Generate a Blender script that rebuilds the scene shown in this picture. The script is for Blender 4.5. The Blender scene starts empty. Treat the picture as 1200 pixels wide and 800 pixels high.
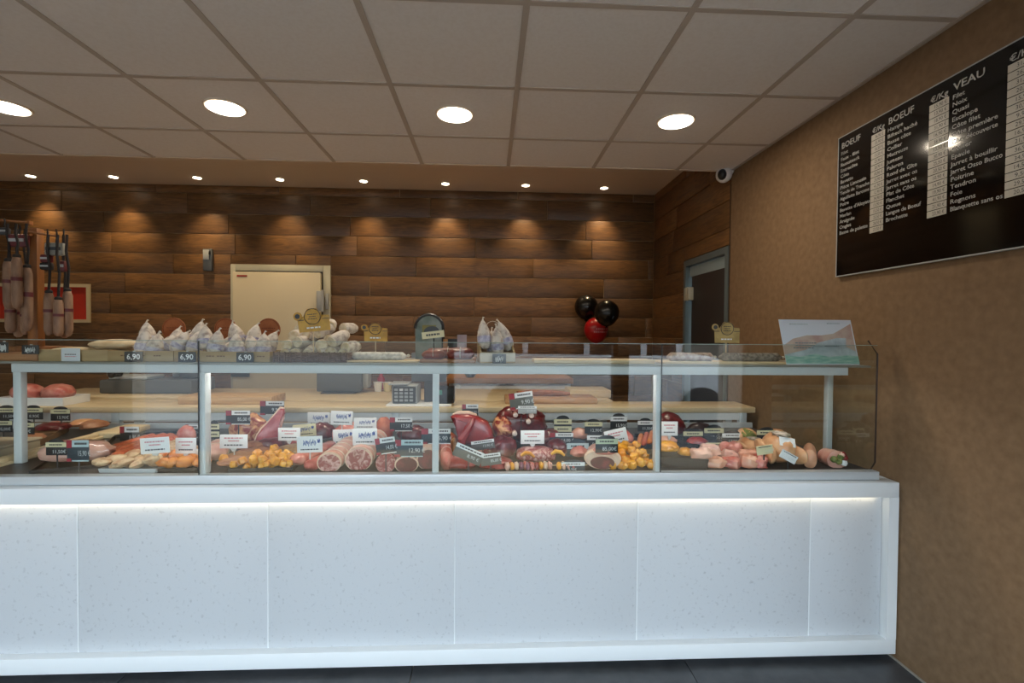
import bpy, bmesh, math, random
from mathutils import Vector, Matrix, noise, Euler
random.seed(7)
C = bpy.context.scene.collection
SC = bpy.context.scene
PI = math.pi

# ------------------------------------------------------------------ camera
F = 566.5; YAW = .0470; PITCH = -.0188; ROLL = .0079; EYE = Vector((0, 0, 1.3703))
cy_, sy_, cp_, sp_ = math.cos(YAW), math.sin(YAW), math.cos(PITCH), math.sin(PITCH)
FW = Vector((sy_*cp_, cy_*cp_, sp_)); R0 = Vector((cy_, -sy_, 0)); U0 = R0.cross(FW)
RT = R0*math.cos(ROLL) + U0*math.sin(ROLL); UP = U0*math.cos(ROLL) - R0*math.sin(ROLL)
cam = bpy.data.cameras.new('camera'); co = bpy.data.objects.new('camera', cam); C.objects.link(co)
cam.sensor_width = 36; cam.lens = F*36/1200; cam.clip_start = .05; cam.clip_end = 200
mw = Matrix((RT, UP, -FW)).transposed().to_4x4(); mw.translation = EYE; co.matrix_world = mw
SC.camera = co

def ray(px, py): return FW + RT*((px-600)/F) - UP*((py-400)/F)
def atY(px, py, Y): d = ray(px, py); return EYE + d*(Y/d.y)
def atZ(px, py, z): d = ray(px, py); return EYE + d*((z-EYE.z)/d.z)
def atX(px, py, X): d = ray(px, py); return EYE + d*(X/d.x)

# ------------------------------------------------------------------ world, lights, exposure
SC.view_settings.view_transform = 'Standard'; SC.view_settings.look = 'None'
SC.view_settings.gamma = 1; SC.view_settings.use_curve_mapping = False
SC.view_settings.exposure = 0.0
w = bpy.data.worlds.new('sky'); SC.world = w; w.use_nodes = True
bg = w.node_tree.nodes['Background']; bg.inputs[0].default_value = (.74, .88, 1, 1); bg.inputs[1].default_value = 10.5
SC.cycles.max_bounces = 8; SC.cycles.transparent_max_bounces = 24; SC.cycles.caustics_reflective = False
SC.cycles.caustics_refractive = False; SC.cycles.sample_clamp_indirect = 4

def lamp(name, kind, loc, energy, color, rot=(0, 0, 0), **kw):
    l = bpy.data.lights.new(name, kind); l.energy = energy; l.color = color
    for k, v in kw.items(): setattr(l, k, v)
    o = bpy.data.objects.new(name, l); C.objects.link(o); o.location = loc; o.rotation_euler = rot
    return o
WARM = (1, .85, .66)
DOWNLIGHT_W = 9.0; CASE_FILL_W = 6.0; SPOT_W = 48.0; LED_W = .42
pt = lamp('shopfront_portal', 'AREA', (-.58, -1.48, 1.06), 1, (1, 1, 1), (PI/2, 0, 0), shape='RECTANGLE', size=6.6, size_y=2.1)
pt.data.cycles.is_portal = True; pt.rotation_euler = (PI/2, 0, 0)

# ------------------------------------------------------------------ materials
def lin(h):
    h = h.lstrip('#'); v = [int(h[i:i+2], 16)/255 for i in (0, 2, 4)]
    return tuple((c/12.92 if c <= .04045 else ((c+.055)/1.055)**2.4) for c in v) + (1,)
MATS = {}
def mat(name, col, rough=.5, col2=None, scale=8, stretch=(1, 1, 1), lo=.4, hi=.65, bump=0, bscale=None, metal=0,
        spec=.5, detail=4, emit=0, rnd=0, coat=0, sss=0, distort=0):
    if name in MATS: return MATS[name]
    m = bpy.data.materials.new(name); m.use_nodes = True; nt = m.node_tree; N = nt.nodes; L = nt.links
    b = N['Principled BSDF']
    c1 = lin(col) if isinstance(col, str) else tuple(col)+(1,)
    b.inputs['Base Color'].default_value = c1; b.inputs['Roughness'].default_value = rough
    b.inputs['Metallic'].default_value = metal; b.inputs['Specular IOR Level'].default_value = spec
    b.inputs['Coat Weight'].default_value = coat; b.inputs['Coat Roughness'].default_value = .15
    if emit:
        b.inputs['Emission Color'].default_value = c1; b.inputs['Emission Strength'].default_value = emit
    tc = N.new('ShaderNodeTexCoord'); mp = N.new('ShaderNodeMapping'); mp.inputs['Scale'].default_value = stretch
    oi = N.new('ShaderNodeObjectInfo'); ad = N.new('ShaderNodeVectorMath'); ad.operation = 'ADD'
    mu = N.new('ShaderNodeMath'); mu.operation = 'MULTIPLY'; mu.inputs[1].default_value = 37
    L.new(oi.outputs['Random'], mu.inputs[0]); L.new(tc.outputs['Object'], ad.inputs[0]); L.new(mu.outputs[0], ad.inputs[1])
    L.new(ad.outputs[0], mp.inputs['Vector'])
    if col2:
        c2 = lin(col2) if isinstance(col2, str) else tuple(col2)+(1,)
        n = N.new('ShaderNodeTexNoise'); n.inputs['Scale'].default_value = scale; n.inputs['Detail'].default_value = detail
        n.inputs['Distortion'].default_value = distort
        L.new(mp.outputs[0], n.inputs['Vector'])
        r = N.new('ShaderNodeValToRGB'); e = r.color_ramp.elements
        e[0].position = lo; e[0].color = c1; e[1].position = hi; e[1].color = c2
        L.new(n.outputs['Fac'], r.inputs[0]); out = r.outputs[0]
        if rnd:
            hs = N.new('ShaderNodeHueSaturation'); mr = N.new('ShaderNodeMapRange')
            mr.inputs['To Min'].default_value = 1-rnd; mr.inputs['To Max'].default_value = 1+rnd
            L.new(oi.outputs['Random'], mr.inputs[0]); L.new(mr.outputs[0], hs.inputs['Value']); L.new(out, hs.inputs['Color']); out = hs.outputs[0]
        L.new(out, b.inputs['Base Color'])
    if bump:
        n2 = N.new('ShaderNodeTexNoise'); n2.inputs['Scale'].default_value = bscale or scale*2; n2.inputs['Detail'].default_value = 3
        L.new(mp.outputs[0], n2.inputs['Vector'])
        bp = N.new('ShaderNodeBump'); bp.inputs['Strength'].default_value = bump; bp.inputs['Distance'].default_value = .004
        L.new(n2.outputs['Fac'], bp.inputs['Height']); L.new(bp.outputs[0], b.inputs['Normal'])
    MATS[name] = m
    return m
def glass(name, tint):
    m = bpy.data.materials.new(name); m.use_nodes = True; nt = m.node_tree; N = nt.nodes; L = nt.links
    N.remove(N['Principled BSDF']); o = N['Material Output']
    t = N.new('ShaderNodeBsdfTransparent'); t.inputs[0].default_value = tuple(tint)+(1,)
    g = N.new('ShaderNodeBsdfGlossy'); g.inputs['Roughness'].default_value = 0
    f = N.new('ShaderNodeFresnel'); f.inputs[0].default_value = 1.75   # both faces of the pane at once
    ge = N.new('ShaderNodeNewGeometry'); mxi = N.new('ShaderNodeMath'); mxi.operation = 'SUBTRACT'; mxi.inputs[0].default_value = 1
    mu = N.new('ShaderNodeMath'); mu.operation = 'MULTIPLY'     # the far face of a pane adds nothing of its own
    L.new(ge.outputs['Backfacing'], mxi.inputs[1]); L.new(f.outputs[0], mu.inputs[0]); L.new(mxi.outputs[0], mu.inputs[1])
    mx = N.new('ShaderNodeMixShader'); L.new(mu.outputs[0], mx.inputs[0]); L.new(t.outputs[0], mx.inputs[1]); L.new(g.outputs[0], mx.inputs[2])
    L.new(mx.outputs[0], o.inputs[0]); MATS[name] = m
    return m
GL = glass('case_glass', (.965, .985, .975)); FILM = glass('cling_film', (.97, .97, .97))
wood_wall = mat('wood_tile', '#7c5833', .45, '#4e351d', 5, (1.2, 1, 9), .33, .72, .15, 14, rnd=.24, detail=6, distort=1.2)
grout = mat('grout', '#b89c7a', .9)
bark_wall = mat('brown_plaster', '#7f6549', .8, '#70573c', 30, (1, 1, 1), .3, .7, .25, 60, detail=8)
ceil_m = mat('ceiling_tile', '#e0dbd8', .9, '#dcd6d2', 60, bump=.04, bscale=200)
plaster = mat('plaster', '#d8c9b8', .85)
grid_m = mat('ceiling_grid', '#b3a79c', .6)
floor_m = mat('floor_stone', '#45474a', .35, '#3a3c3f', 14, bump=.08, bscale=60, detail=8)
white_frame = mat('white_laminate', '#e3e8ea', .35)
panel_m = mat('speckled_panel', '#c3c7cb', .45, '#a9acb0', 70, (1, 1, 1), .60, .78, detail=3)
steel = mat('brushed_steel', '#c6cccf', .35, metal=.3)
alu = mat('aluminium', '#d3dadd', .4)
dark = mat('black_plastic', '#121314', .4)
tray_black = mat('tray_black', '#101112', .3)
deck_m = mat('deck_steel', '#2c2e30', .45)
grey_plastic = mat('grey_plastic', '#5d6266', .45)
dgrey = mat('dark_grey', '#37393c', .5)
lgrey = mat('light_grey', '#a9acac', .5)
beech = mat('beech_board', '#dcc8a4', .5, '#cdb389', 4, (1, 9, 9), .3, .75, detail=5)
beech_dark = mat('oiled_board', '#a5744a', .5, '#8a5a34', 4, (1, 9, 9), .3, .75, detail=5)
crate_w = mat('crate_wood', '#b39a70', .6, '#9c8058', 5, (1, 8, 8), .3, .75)
wicker = mat('wicker', '#7c6358', .7, '#5b463c', 60)
white_m = mat('white_card', '#eeeeee', .6)
cream = mat('cream_card', '#e0d6ad', .6)
greycard = mat('grey_card', '#62645f', .5)
blackcard = mat('slate_card', '#22272b', .45)
tealcard = mat('blue_slate_card', '#33424b', .45)
redcard = mat('red_print', '#a32b39', .5)
ink = mat('dark_ink', '#333338', .6)
ink_blue = mat('blue_ink', '#3956a0', .6)
ink_pink = mat('pink_ink', '#cc7f86', .6)
chalk = mat('chalk_white', '#d9dcdc', .6)
clear_p = mat('clear_stem', '#c5c6c4', .2)
gold = mat('gold_card', '#c79a35', .4, '#a67c22', 30)
gold2 = mat('pale_gold_card', '#b89f62', .5, '#9d854c', 30)
terracotta = mat('terracotta', '#a9653a', .7, '#955228', 20)
beef = mat('beef', '#7a1015', .28, '#a43c38', 30, (1, 2, 1), .45, .75, .25, 60, coat=.3)
beef_dark = mat('dark_beef', '#4e0e14', .28, '#7e2a30', 32, (1, 2, 1), .45, .72, .25, 60, coat=.3)
beef_fat = mat('fatty_beef', '#8a241c', .35, '#d8a070', 22, (1, 1, 1), .44, .6, .4, 40, coat=.2, distort=1)
marbled = mat('marbled_beef', '#8e3a3c', .35, '#cfa19a', 38, (1, 1, 1), .46, .62, .3, 60, coat=.2, distort=1.5)
fat = mat('fat', '#e2c5ad', .4, '#d2a893', 18, bump=.2, coat=.2)
bone = mat('bone', '#d8b5a6', .4, '#b67469', 25)
pink = mat('pink_meat', '#b95a50', .35, '#d08f80', 24, (1, 1, 1), .4, .7, .25, 40, coat=.3)
pale = mat('pale_pork', '#dcae9c', .35, '#c98a7b', 14, (1, 1, 1), .4, .7, .25, 40, coat=.3)
chick = mat('poultry', '#cf8a70', .35, '#deae92', 14, (1, 1, 1), .4, .7, .2, 40, coat=.3)
skin = mat('poultry_skin', '#dcae83', .35, '#cd8b5e', 12, bump=.3, bscale=90, coat=.3)
sausage_red = mat('red_sausage', '#b34a2c', .35, '#cf7a52', 14, (1, 6, 6), .4, .7, .25, coat=.3)
nugget = mat('pale_piece', '#dcc09a', .5, '#bd8f6a', 30, bump=.4, coat=.1)
orange = mat('marinade_orange', '#d9852e', .35, '#c4621c', 24, bump=.4, coat=.3)
yellow = mat('marinade_yellow', '#e6a52d', .35, '#d08118', 18, bump=.4, coat=.3)
brownm = mat('brown_patty', '#a4704f', .5, '#87543a', 30, bump=.5, coat=.1)
mincem = mat('marinated_mince', '#a07c4e', .5, '#7b5633', 40, bump=.6)
dry = mat('dry_sausage', '#d9d0c4', .75, '#9e8f86', 50, (1, 1, 1), .45, .7, .5, 80)
dry_cut = mat('sausage_end', '#dfd3b8', .7, '#c0ab86', 40)
speck = mat('herb_sausage', '#8a8175', .7, '#5d564c', 70, (1, 1, 1), .4, .6, .5, 80)
cured = mat('cured_meat', '#6a241c', .4, '#8e4030', 25, bump=.3, coat=.2)
hangs = mat('hanging_sausage', '#94745c', .6, '#6f523f', 14, (3, 3, 1), .35, .7, .4, 40)
band = mat('maroon_band', '#5b1d20', .5)
cord = mat('dark_cord', '#241d1a', .8)
twine = mat('twine', '#d8cfc0', .8)
green = mat('herbs', '#4c5f2a', .7, '#8a8a4a', 60)
copperw = mat('post_wood', '#96602f', .5, '#7a4a22', 5, (8, 8, 1), .3, .7)
door_cream = mat('cold_door', '#d3c8ad', .45)
door_frame = mat('cold_frame', '#b9b7a5', .4)
door_dark = mat('dark_door', '#2f2b2a', .5)
door_teal = mat('door_metal', '#5d6a6c', .4)
red_poster = mat('red_poster', '#b52b12', .5, '#a3240f', 3)
cream_frame = mat('cream_frame', '#bfae8c', .6)
board_black = mat('menu_black', '#070707', .12)
price_white = mat('price_strip', '#b9b4a8', .45)
letter = mat('menu_letter', '#a4a4a2', .5)
balloon_black = mat('black_balloon', '#0b0b0c', .25)
balloon_red = mat('red_balloon', '#a00d14', .3)
lamp_on = mat('lamp_diffuser', (1, .90, .74), .5, emit=9)
spot_on = mat('spot_diffuser', (1, .86, .62), .5, emit=12)
led_on = mat('led_on', (1, .86, .62), .5, emit=5)
asphalt = mat('asphalt', '#5e5e60', .9, '#525254', 30)
facade = mat('street_render', '#6f675c', .9)
van_white = mat('van_white', '#f2f4f6', .25, coat=.5)
van_glass = mat('van_glass', '#1a2022', .1)
print_hill = mat('print_hill', '#c9b7a5', .5, '#b9998d', 20); print_water = mat('print_water', '#7fb0a0', .5, '#a9cbbb', 25, (1, 1, 5))
sheet_m = mat('glossy_sheet', '#dfe6ee', .25); print_grey = mat('print_grey', '#a5b3b8', .5, '#c5d2d4', 20)

# ------------------------------------------------------------------ mesh helpers
class B:
    def __init__(s): s.bm = bmesh.new()
    def box(s, c, d, bev=0, rot=None):
        r = bmesh.ops.create_cube(s.bm, size=1)['verts']
        bmesh.ops.scale(s.bm, vec=d, verts=r)
        if bev:
            es = list({e for v in r for e in v.link_edges})
            r2 = bmesh.ops.bevel(s.bm, geom=es, offset=bev, segments=2, affect='EDGES', profile=.5)
            r = list({v for f in r2['faces'] for v in f.verts} | {v for v in r if v.is_valid})
        if rot: bmesh.ops.rotate(s.bm, cent=(0, 0, 0), matrix=Euler(rot).to_matrix(), verts=r)
        bmesh.ops.translate(s.bm, vec=c, verts=r); return s
    def span(s, a, b, bev=0):
        return s.box([(a[i]+b[i])/2 for i in range(3)], [abs(b[i]-a[i]) for i in range(3)], bev)
    def cyl(s, a, b, r0, r1=None, seg=14):
        a, b = Vector(a), Vector(b); r1 = r0 if r1 is None else r1; d = b-a
        q = Vector((0, 0, 1)).rotation_difference(d).to_matrix().to_4x4(); q.translation = (a+b)/2
        bmesh.ops.create_cone(s.bm, cap_ends=True, segments=seg, radius1=r0, radius2=r1, depth=d.length, matrix=q); return s
    def ball(s, c, d, u=16, v=10, amp=0, freq=3, seed=0, rot=None, power=1):
        r = bmesh.ops.create_uvsphere(s.bm, u_segments=u, v_segments=v, radius=1)['verts']
        off = Vector((seed*7.3, seed*3.1, seed*1.7))
        for p in r:
            k = p.co.copy()
            if power != 1: k = Vector([math.copysign(abs(x)**power, x) for x in k])
            if amp: k *= 1 + amp*noise.noise(p.co*freq+off) + amp*.5*noise.noise(p.co*freq*2.3+off)
            p.co = Vector((k.x*d[0], k.y*d[1], k.z*d[2]))
        if rot: bmesh.ops.rotate(s.bm, cent=(0, 0, 0), matrix=Euler(rot).to_matrix(), verts=r)
        bmesh.ops.translate(s.bm, vec=c, verts=r); return s
    def rings(s, prof, seg=16, cap=True, M=None):     # prof: list of (center, radius_a, radius_b, axis u, axis v)
        rows = []
        for c, ra, rb, u, v in prof:
            rows.append([s.bm.verts.new(Vector(c)+Vector(u)*ra*math.cos(t*2*PI/seg)+Vector(v)*rb*math.sin(t*2*PI/seg)) for t in range(seg)])
        for i in range(len(rows)-1):
            for t in range(seg):
                s.bm.faces.new((rows[i][t], rows[i][(t+1) % seg], rows[i+1][(t+1) % seg], rows[i+1][t]))
        if cap:
            s.bm.faces.new(rows[0][::-1]); s.bm.faces.new(rows[-1])
        return s
    def roll(s, L, r, flat=1, taper=1, end=.5, seed=0, amp=.05, bend=0, n=12, seg=16):   # lies along +y from 0 to L, base at z=0
        prof = []
        for i in range(n+1):
            t = i/n; y = L*t; e = min(1, min(t, 1-t)*L/(r*end+1e-6)); k = math.sqrt(max(.02, 1-(1-e)**2)) if end > 0 else 1
            k *= (1+(taper-1)*t)*(1+amp*noise.noise(Vector((seed*5.1, t*5, seed))))
            prof.append(((bend*math.sin(t*PI), y, r*flat*(1+(taper-1)*t)), r*k, r*flat*k, (1, 0, 0), (0, 0, 1)))
        n0 = len(s.bm.verts); s.rings(prof, seg); s.bm.verts.ensure_lookup_table()
        for v in s.bm.verts[n0:]:
            if v.co.z < r*flat*.14: v.co.z = r*flat*.14
            v.co.z -= r*flat*.14
        return s
    def tube(s, pts, r, seg=8):
        pts = [Vector(p) for p in pts]; prof = []
        for i, p in enumerate(pts):
            d = (pts[min(i+1, len(pts)-1)]-pts[max(i-1, 0)]).normalized()
            a = d.cross(Vector((.13, .31, .94))).normalized(); b = d.cross(a)
            rr = r[i] if isinstance(r, (list, tuple)) else r
            prof.append((p, rr, rr, a, b))
        return s.rings(prof, seg)
    def poly(s, pts, th, bev=0, axis='y'):     # outline in x,z extruded in y (or x,y in z)
        f = []
        mk = (lambda p, k: (p[0], k, p[1])) if axis == 'y' else (lambda p, k: (p[0], p[1], k))
        a = [s.bm.verts.new(mk(p, -th/2)) for p in pts]; b = [s.bm.verts.new(mk(p, th/2)) for p in pts]
        n = len(pts)
        fs = [s.bm.faces.new(a), s.bm.faces.new(b[::-1])]
        fs += [s.bm.faces.new((a[i], b[i], b[(i+1) % n], a[(i+1) % n])) for i in range(n)]
        if bev:
            es = list(set(fs[0].edges) | set(fs[1].edges))
            bmesh.ops.bevel(s.bm, geom=es, offset=bev, segments=3, affect='EDGES', profile=.5)
        return s
    def mesh(s, name, smooth=True, angle=40):
        bmesh.ops.recalc_face_normals(s.bm, faces=s.bm.faces)
        if smooth:
            for f in s.bm.faces: f.smooth = True
            for e in s.bm.edges:
                if len(e.link_faces) == 2 and e.calc_face_angle(0) > math.radians(angle): e.smooth = False
        me = bpy.data.meshes.new(name); s.bm.to_mesh(me); s.bm.free(); return me

def put(name, me, m, parent=None, loc=(0, 0, 0), rot=(0, 0, 0), kind=None):
    if isinstance(me, B): me = me.mesh(name)
    if m is not None and not me.materials: me.materials.append(m)
    o = bpy.data.objects.new(name, me); C.objects.link(o); o.location = loc; o.rotation_euler = rot
    if parent: o.parent = parent
    if kind: o['kind'] = kind
    return o
def tag(o, label, cat, group=None):
    o['label'] = label; o['category'] = cat
    if group: o['group'] = group
    return o
def thing(name, label, cat, loc=(0, 0, 0), rotz=0, group=None):
    o = bpy.data.objects.new(name, None); C.objects.link(o); o.location = loc; o.rotation_euler = (0, 0, rotz); o.empty_display_size = .05
    return tag(o, label, cat, group)
def struct(name, me, m, loc=(0, 0, 0)): return put(name, me, m, None, loc, kind='structure')
KIDS = lambda o: [c for c in C.objects if c.parent == o]
def dup(root, loc, rot=None, label=None, group=None, scale=None):
    r = root.copy(); C.objects.link(r); r.location = loc
    if rot is not None: r.rotation_euler = rot if not isinstance(rot, (int, float)) else (0, 0, rot)
    if scale: r.scale = (scale,)*3 if isinstance(scale, (int, float)) else scale
    if label: r['label'] = label
    if group: r['group'] = group
    for ch in KIDS(root):
        c = ch.copy(); C.objects.link(c); c.parent = r
        for g in KIDS(ch):
            d = g.copy(); C.objects.link(d); d.parent = c
    return r
TXT = {}
def text(name, s, size, m, parent, loc, rot=(PI/2, 0, 0), align='LEFT', xs=1, bold=0):
    key = (s, round(size, 5), m.name, align, xs, bold)
    if key not in TXT:
        c = bpy.data.curves.new('t', 'FONT'); c.body = s; c.size = size; c.align_x = align; c.resolution_u = 2; c.offset = bold
        o = bpy.data.objects.new('t', c); C.objects.link(o)
        dg = bpy.context.evaluated_depsgraph_get(); me = bpy.data.meshes.new_from_object(o.evaluated_get(dg))
        bpy.data.objects.remove(o); me.transform(Matrix.Scale(xs, 4, (1, 0, 0)))
        me.materials.clear(); me.materials.append(m); TXT[key] = me
    return put(name, TXT[key], None, parent, loc, rot)
def fit_text(name, s, size, maxw, m, parent, loc, xs=1, bold=0, align='LEFT', rot=(PI/2, 0, 0)):
    o = text(name, s, size, m, parent, loc, rot, align, xs, bold)
    wd = max(v.co.x for v in o.data.vertices)-min(v.co.x for v in o.data.vertices)
    if wd > maxw: o.scale = (maxw/wd, 1, 1)
    return o

# ------------------------------------------------------------------ room shell
XR = 1.727; YB = 5.043; ZC = 2.533; ZB = 2.831; YT = 3.423; XL = -5.4; YF = -1.5
floor = struct('floor', B().span((XL-.2, YF-.2, -.12), (3.0, YB+1.6, -.012)), grout)
fj = atZ(482, 790, 0).x; tw = 1.13
tile_me = None
for i in range(-5, 3):
    for j in range(-2, 6):
        x0, x1 = fj+i*tw, fj+(i+1)*tw; x0 = max(x0, XL); x1 = min(x1, 2.9); y0, y1 = max(1.70+(j-2)*.565, YF), min(1.70+(j-1)*.565, 4.9)
        if x1-x0 < .05 or y1-y0 < .05: continue
        put('tile', B().span((x0+.0015, y0+.0015, -.011), (x1-.0015, y1-.0015, 0), .001), floor_m, floor)
struct('wall_right', B().span((XR, .75, 0), (XR+.12, YT, ZB+.1)), bark_wall)
struct('wall_left', B().span((XL-.1, YF, 0), (XL, YB, ZB+.1)), plaster)
struct('trim_1', B().span((XR-.004, YT-.012, 0), (XR+.01, YT, ZC)), mat('dark_trim', '#3a2a1c', .5))
struct('baseboard_right', B().span((XR-.008, .76, 0), (XR, YT, .006)), mat('silicone', '#9a948a', .5))
# wall return beside the entrance, and shopfront piers behind the camera
struct('wall_front', B().span((XL, YF-.2, 0), (-3.9, YF, ZB)).span((2.75, YF-.2, 0), (2.95, .75, ZB)).span((XR+.12, .65, 0), (2.75, .75, ZB)).span((-3.9, YF-.2, 2.12), (2.75, YF, ZB)), plaster)  # unseen header over the opening set low to dim the upper right wall
for k, (a, b) in enumerate(((-.47, -.40), (1.42, 1.60))):
    struct('trim_%d' % (k+2), B().span((a, YF-.1, 0), (b, YF, 2.119)), dgrey)
ceiling = struct('ceiling', B().span((XL, YF, ZC+.03), (XR, YT, ZC+.06)).span((XR, YF, ZC+.03), (2.8, .75, ZC+.06)), plaster)
struct('trim_4', B().span((XL, YT-.019, ZC+.002), (XR, YT, ZB)), plaster)           # drop between the two ceilings
struct('ceiling.001', B().span((XL, YT, ZB), (XR+1.6, YB+.12, ZB+.05)), plaster)
# suspended ceiling: 60 cm tiles between T bars
gx = atZ(606, 104, ZC); gy = gx.y; gx = gx.x - .6*0
xs = [gx+.6*i for i in range(-9, 5)]; ys = [gy+.6*j for j in range(-7, 3)]
def clip(v, a, b): return max(a, min(b, v))
for i in range(len(xs)-1):
    for j in range(len(ys)):
        x0, x1 = clip(xs[i], XL, XR), clip(xs[i+1], XL, XR); y0 = clip(ys[j], YF, YT-.02); y1 = clip(ys[j]+.6, YF, YT-.02)
        if x1-x0 < .03 or y1-y0 < .03: continue
        put('tile', B().span((x0+.011, y0+.011, ZC+.004), (x1-.011, y1-.011, ZC+.02)), ceil_m, ceiling)
for x in xs:
    if XL < x < XR-.02: put('grid_bar', B().span((x-.012, YF, ZC), (x+.012, YT-.02, ZC+.025)), grid_m, ceiling)
for y in ys:
    if YF < y < YT-.03: put('grid_bar', B().span((XL, y-.012, ZC+.0005), (XR, y+.012, ZC+.0255)), grid_m, ceiling)
put('edge_bar', B().span((XR-.02, .75, ZC-.001), (XR-.0005, YT-.02, ZC+.02)), grid_m, ceiling)

# wood-look tile planks on the rear wall and the return wall by the door
wb = struct('wall_back', B().span((XL, YB+.012, 0), (XR+.012, YB+.1, ZB)), grout)
zr = atY(480, 301, YB).z; PW = .203; PL = 1.215
phase = {-4: 606, -3: 640.7, -2: 685.7, -1: 693, 0: 625, 1: 572, 2: 555.7, 3: 622.7, 4: 590, 5: 660, 6: 610, 7: 570}
door_px = (270, 388)
dx0, dx1 = atY(271, 350, YB).x, atY(388, 350, YB).x; dz1 = atY(330, 310, YB).z
for k in range(-5, 9):
    z1 = zr-k*PW; z0 = z1-PW; z1 = min(z1, ZB); z0 = max(z0, 0)
    if z1-z0 < .02: continue
    ph = atY(phase.get(k, 600+k*13), 340, YB).x
    x = ph-PL*math.ceil((ph-XL)/PL)
    while x < XR:
        a, b = max(x, XL), min(x+PL, XR); x += PL
        for (p, q, za) in ([(a, b, z0)] if z0 >= dz1 else [(a, min(b, dx0), z0), (max(a, dx1), b, z0)]+([(max(a, dx0), min(b, dx1), dz1)] if z1 > dz1+.01 else [])):
            if q-p > .02:
                d = random.uniform(0, .0015)
                put('plank', B().span((p+.003, YB-d, za+.003), (q-.003, YB+.012, z1-.003), .0012), wood_wall, wb)
ws = struct('wall_side', B().span((XR+.012, YT, 2.02), (XR+.1, YB+.1, ZB)).span((XR+.012, 4.24, 0), (XR+.1, YB+.1, 2.02)), grout)
DY0, DY1, DZ = YT+.01, 4.235, 2.015
for k in range(-5, 9):
    z1 = zr-k*PW; z0 = z1-PW; z1 = min(z1, ZB)
    if z1-z0 < .02 or z0 < .3: continue
    cuts = [YT+.005, YT+.34+.37*(k % 3), YB] if k % 2 else [YT+.005, YB-.42-.2*(k % 3), YB]
    for a, b in zip(cuts, cuts[1:]):
        segs = [(a, b, z0, z1)] if z0 >= DZ else ([(max(a, DY1), b, z0, z1)] if z1 <= DZ else [(max(a, DY1), b, z0, z1), (a, min(b, DY1), DZ, z1)])
        for p, q, za, zb in segs:
            if q-p > .02 and zb-za > .01:
                put('plank', B().span((XR, p+.003, za+.003), (XR+.012, q-.003, zb-.003), .0012), wood_wall, ws)
# doorway in the return wall: metal frame, dark leaf standing open into the passage
d1 = thing('door_1', 'dark door leaf in grey metal frame, standing ajar in the wood-clad return wall', 'door', (XR, DY0, 0)); d1['kind'] = 'structure'
LY = DY1-DY0
fr = put('door_frame', B().span((-.006, 0, 0), (.1, .045, DZ-.005)).span((-.006, LY-.05, 0), (.1, LY-.005, DZ-.005)).span((-.006, .045, DZ-.055), (.1, LY-.05, DZ-.005)), door_teal, d1)
leaf = put('door_leaf', B().span((.02, .05, .01), (.06, LY-.12, DZ-.15), .003), door_dark, d1)
put('transom_pane', B().span((.03, .05, DZ-.148), (.04, LY-.055, DZ-.06)), mat('transom_glass', '#8f9fa2', .6), d1)
for z in (.4, 1.66):
    put('hinge', B().span((-.022, LY-.16, z), (.02, LY-.118, z+.11), .002).span((-.022, LY-.108, z), (-.002, LY-.055, z+.11), .002).cyl((-.012, LY-.113, z-.005), (-.012, LY-.113, z+.115), .009), door_frame, d1)
struct('wall_passage', B().span((XR+1.5, 1.2, 0), (XR+1.6, YB+.1, ZB)).span((XR+.12, YB+.1, 0), (XR+1.6, YB+.2, ZB)).span((XR+.12, 1.1, ZC), (XR+1.6, YT, ZC+.06)).span((XR+.12, 1.1, 1.9), (XR+1.6, 1.2, ZC)), mat('passage', '#6f7c80', .8))  # unseen ceiling and end panel added to keep stray skylight off the door

# cold-room door in the rear wall
d2 = thing('door_2', 'cream cold-room door with grey metal frame and steel hinge in the wood wall', 'door', (dx0, YB, 0)); d2['kind'] = 'structure'
W2 = dx1-dx0; fw_ = .055
put('door_frame', B().span((.003, -.02, 0), (fw_, .012, dz1-.004), .003).span((W2-fw_-.02, -.02, 0), (W2-.003, .012, dz1-.004), .003).span((fw_, -.0195, dz1-.07), (W2-fw_-.02, .012, dz1-.004), .003), door_frame, d2)
lf = put('door_leaf', B().span((fw_-.005, -.075, .03), (W2-fw_-.03, -.021, dz1-.085), .008), door_cream, d2)
put('gasket', B().span((fw_-.001, -.024, .03), (W2-fw_-.022, -.018, dz1-.072)), dark, d2)
put('door_badge', B().span((fw_+.04, -.077, dz1-.135), (fw_+.14, -.075, dz1-.118)), mat('badge_red', '#a8382f', .5), lf)
h = put('hinge', B().span((W2-.115, -.10, dz1-.47), (W2-.06, -.076, dz1-.27), .006).cyl((W2-.055, -.09, dz1-.48), (W2-.055, -.09, dz1-.26), .014).span((W2-.045, -.05, dz1-.45), (W2-.012, -.021, dz1-.29), .004), lgrey, d2)
hp = atY(288, 437, YB)
put('door_handle', B().span((hp.x-dx0-.09, -.12, hp.z-.03), (hp.x-dx0+.09, -.095, hp.z+.02), .01).cyl((hp.x-dx0, -.1, hp.z), (hp.x-dx0, -.074, hp.z), .02), dgrey, d2)

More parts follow.
